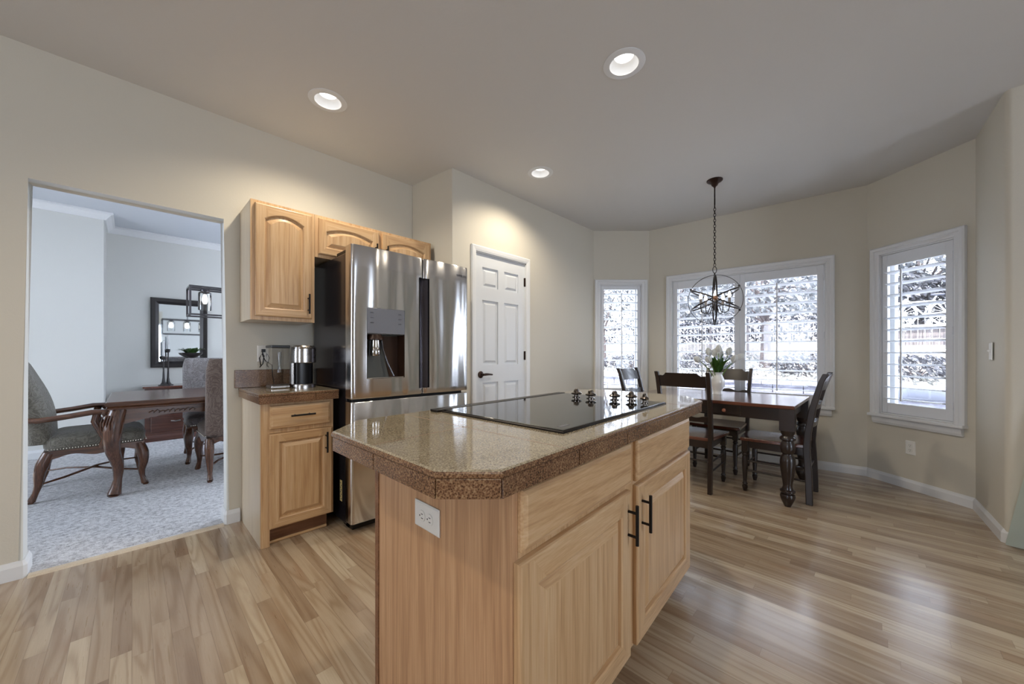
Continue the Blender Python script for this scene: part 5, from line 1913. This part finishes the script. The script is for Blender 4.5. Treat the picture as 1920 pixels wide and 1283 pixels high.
def tree(name, label, x, y, z, h, crown, clumps, n, size, seed, lm='tree_leaves', group='garden trees behind the retaining wall'):
    rg = random.Random(seed)
    r = thing(name, label, 'tree', (x, y, z), group=group)
    b = MB()
    b.tube([(x, y, z - 0.05), (x + 0.03, y - 0.02, z + h * 0.25), (x - 0.02, y + 0.04, z + h * 0.5), (x + 0.05, y + 0.02, z + h * 0.85)], [0.13, 0.10, 0.075, 0.03], n=10)
    ends = []
    for k in range(clumps):
        a = k * 2.4 + rg.random()
        zz = z + h * rg.uniform(0.42, 1.0)
        rad = crown * rg.uniform(0.35, 0.9) * (1 - 0.35 * abs((zz - z) / h - 0.65))
        e = (x + rad * math.cos(a), y + rad * math.sin(a), zz)
        ends.append(e)
        st = (x, y, z + h * rg.uniform(0.25, 0.55))
        mid = ((st[0] + e[0]) / 2, (st[1] + e[1]) / 2, (st[2] + e[2]) / 2 + 0.12)
        b.tube([st, mid, e], [0.035, 0.022, 0.008], n=6)
    b.build('trunk', 'bark', r, smooth=True)
    b = MB()
    for e in ends: leaf_cloud(b, e, (crown * 0.36, crown * 0.36, crown * 0.26), n // clumps, size, rg)
    b.build('crown', lm, r)
    return r


tree('tree', 'leafy tree with a straight trunk seen in the right half of the wide window', 11.2, 1.95, 0.82, 3.6, 1.75, 18, 4200, 0.075, 21)
tree('tree', 'leafy tree seen behind the orb chandelier in the left half of the wide window', 12.2, 4.6, 1.0, 3.4, 1.7, 16, 3600, 0.075, 22)
tree('tree', 'tree with sparse leaves seen through the narrow left window', 11.0, 6.5, 0.8, 3.3, 1.2, 12, 1500, 0.07, 23)
tree('tree', 'dense small tree filling the top of the right bay window', 14.7, -0.9, 1.5, 2.9, 1.6, 20, 5200, 0.08, 24)
for k, (x, y, rad, lb) in enumerate(((10.0, 1.0, 0.42, 'rounded shrub right of the garden tree trunk'), (10.2, 3.0, 0.48, 'rounded shrub behind the tulips outside'), (9.8, 4.9, 0.40, 'small shrub outside the left part of the wide window'), (10.1, 6.3, 0.35, 'small shrub outside the narrow left window'), (9.9, -0.55, 0.38, 'low shrub outside the right bay window'))):
    rg = random.Random(40 + k)
    z = 0.70
    r = thing('shrub', lb, 'shrub', (x, y, z), group='shrubs on the garden bank')
    b = MB()
    leaf_cloud(b, (x, y, z + rad * 0.55), (rad, rad * 1.5, rad * 0.62), 750, 0.05, rg, 0.5)
    b.build('foliage', 'hedge_leaves', r)
    b = MB()
    for q in range(5): b.tube([(x, y, z - 0.02), (x + rg.uniform(-.2, .2), y + rg.uniform(-.3, .3), z + rad * 0.7)], [0.015, 0.006], n=5)
    b.build('stems', 'bark', r)
rg = random.Random(77)
b = MB()
for _ in range(5200):
    x = rg.uniform(8.85, 12.6); y = rg.uniform(-2.2, 8.5)
    z = 0.61 + (x - 8.55) * 0.065 if x < 10.5 else 0.72 + (x - 10.5) * 0.172
    leaf_cloud(b, (x, y, z + 0.05), (0.03, 0.03, 0.05), 1, 0.05, rg)
go = b.build('ground_cover', 'ground_leaves')
tag(go, 'pale leafy ground cover on the garden bank', 'ground cover', kind='stuff')

# wire fence and hedge
r = thing('wire_fence', 'thin wire garden fence on posts above the bank', 'fence', (12.6, 2.5, 1.1))
b = MB()
for k in range(12): b.box((12.58, -2.4 + k * 1.0, 1.0), (12.63, -2.35 + k * 1.0, 2.05))
b.build('posts', 'fence_wood', r)
b = MB()
for z in (1.25, 1.5, 1.75, 2.0): b.box((12.60, -2.4, z), (12.61, 8.6, z + 0.012))
for k in range(100): b.box((12.60, -2.4 + k * 0.11, 1.12), (12.606, -2.394 + k * 0.11, 2.0))
b.build('wires', 'bike_white', r)
rg = random.Random(78)
b = MB()
for k in range(26): leaf_cloud(b, (13.6 + rg.uniform(-.2, .2), -3 + k * 0.5, 1.9 + rg.uniform(-.15, .25)), (0.45, 0.5, 0.62), 230, 0.075, rg, 0.5)
for k in range(9): leaf_cloud(b, (13.75 + rg.uniform(-.1, .2), -3 + k * 0.4, 2.65 + rg.uniform(-.15, .2)), (0.4, 0.45, 0.55), 330, 0.08, rg, 0.5)
hg = b.build('hedge', 'hedge_leaves')
tag(hg, 'long dark hedge behind the wire fence', 'hedge')

# plank fence with ledge under the bicycle
r = thing('board_fence', 'grey board fence with a pale ledge under the bicycle', 'fence', (13.0, -1.6, 1.2))
b = MB()
for k in range(22): b.box((12.98, -3.0 + k * 0.135, 1.2), (13.02, -2.87 + k * 0.135, 1.80))
b.build('boards', 'fence_wood', r)
b = MB()
b.box((12.86, -3.0, 1.805), (13.16, -0.02, 1.85))
b.build('ledge', 'trim_white', r)

# bicycle on the ledge
BX, BZ = 13.0, 1.852
r = thing('bicycle', 'white bicycle standing on the ledge outside the right bay window', 'bicycle', (BX, -0.85, BZ))
wr = 0.27
for y in (-0.48, -1.22):
    b = MB()
    b.tube([(BX, y + wr * math.cos(t), BZ + wr + wr * math.sin(t)) for t in [2 * math.pi * q / 32 for q in range(32)]], 0.022, n=8, closed=True)
    wl = b.build('wheel', 'tyre', r, smooth=True)
    b = MB()
    for q in range(18):
        t = math.pi * q / 9
        b.cyl((BX, y, BZ + wr), (BX, y + wr * 0.96 * math.cos(t), BZ + wr + wr * 0.96 * math.sin(t)), 0.003, n=4)
    b.cyl((BX - 0.04, y, BZ + wr), (BX + 0.04, y, BZ + wr), 0.02, n=8)
    b.build('spokes', 'bike_white', wl)
b = MB()
P = lambda y, z: (BX, y, BZ + z)
for a, c in ((P(-0.48, wr), P(-0.60, 0.60)), (P(-0.60, 0.60), P(-0.86, 0.24)), (P(-0.62, 0.55), P(-1.02, 0.55)), (P(-1.06, 0.66), P(-0.86, 0.24)), (P(-0.86, 0.24), P(-1.22, wr)), (P(-1.22, wr), P(-1.03, 0.56))):
    b.cyl(a, c, 0.015, n=8)
b.build('frame', 'bike_white', r, smooth=True)
b = MB()
b.tube([(BX - 0.22, -0.66, BZ + 0.72), (BX - 0.1, -0.58, BZ + 0.74), (BX, -0.61, BZ + 0.70), (BX + 0.1, -0.58, BZ + 0.74), (BX + 0.22, -0.66, BZ + 0.72)], 0.012, n=8)
b.cyl(P(-0.60, 0.58), P(-0.615, 0.71), 0.012, n=8)
b.build('handlebar', 'bike_white', r, smooth=True)
b = MB()
b.ell(P(-1.08, 0.69), (0.06, 0.12, 0.03), n=12, m=6)
b.build('saddle', 'cover_grey', r, smooth=True)

# covered fire pit on the patio
r = thing('fire_pit', 'round dark-covered fire pit on the patio outside the right bay window', 'fire pit', (7.4, -0.48, -0.16))
b = MB()
b.lathe([(0.0, 0.0), (0.34, 0.0), (0.36, 0.10), (0.38, 0.62), (0.36, 0.72)], n=28)
b.build('body', 'stone_block', r, smooth=True, world=False)
b = MB()
b.lathe([(0.0, 0.7205), (0.40, 0.7205), (0.41, 0.735), (0.39, 0.78), (0.25, 0.86), (0.0, 0.89)], n=28)
b.build('cover', 'cover_grey', r, smooth=True, world=False)

# neighbouring house
r = thing('house', 'neighbouring house with pale siding seen between the trees', 'house', (22.5, 3.0, 2.0))
b = MB()
b.box((21, 0.6, 1.8), (26, 9.0, 6.0))
b.build('walls', 'house_siding', r)
b = MB()
b.prism([(20.4, 5.9), (23.5, 7.9), (26.6, 5.9)], 0.2, 9.5, 'xz')
b.build('roof', 'house_roof', r)
for y, z in ((0.95, 3.0), (3.4, 3.0), (6.6, 3.0)):
    b = MB()
    b.box((20.94, y - 0.12, z - 0.12), (21.02, y + 1.12, z + 1.52))
    wf = b.build('window_frame', 'trim_white', r)
    b = MB()
    b.box((20.925, y, z), (20.939, y + 1.0, z + 1.4))
    b.build('window_pane', 'dark_pane', wf)
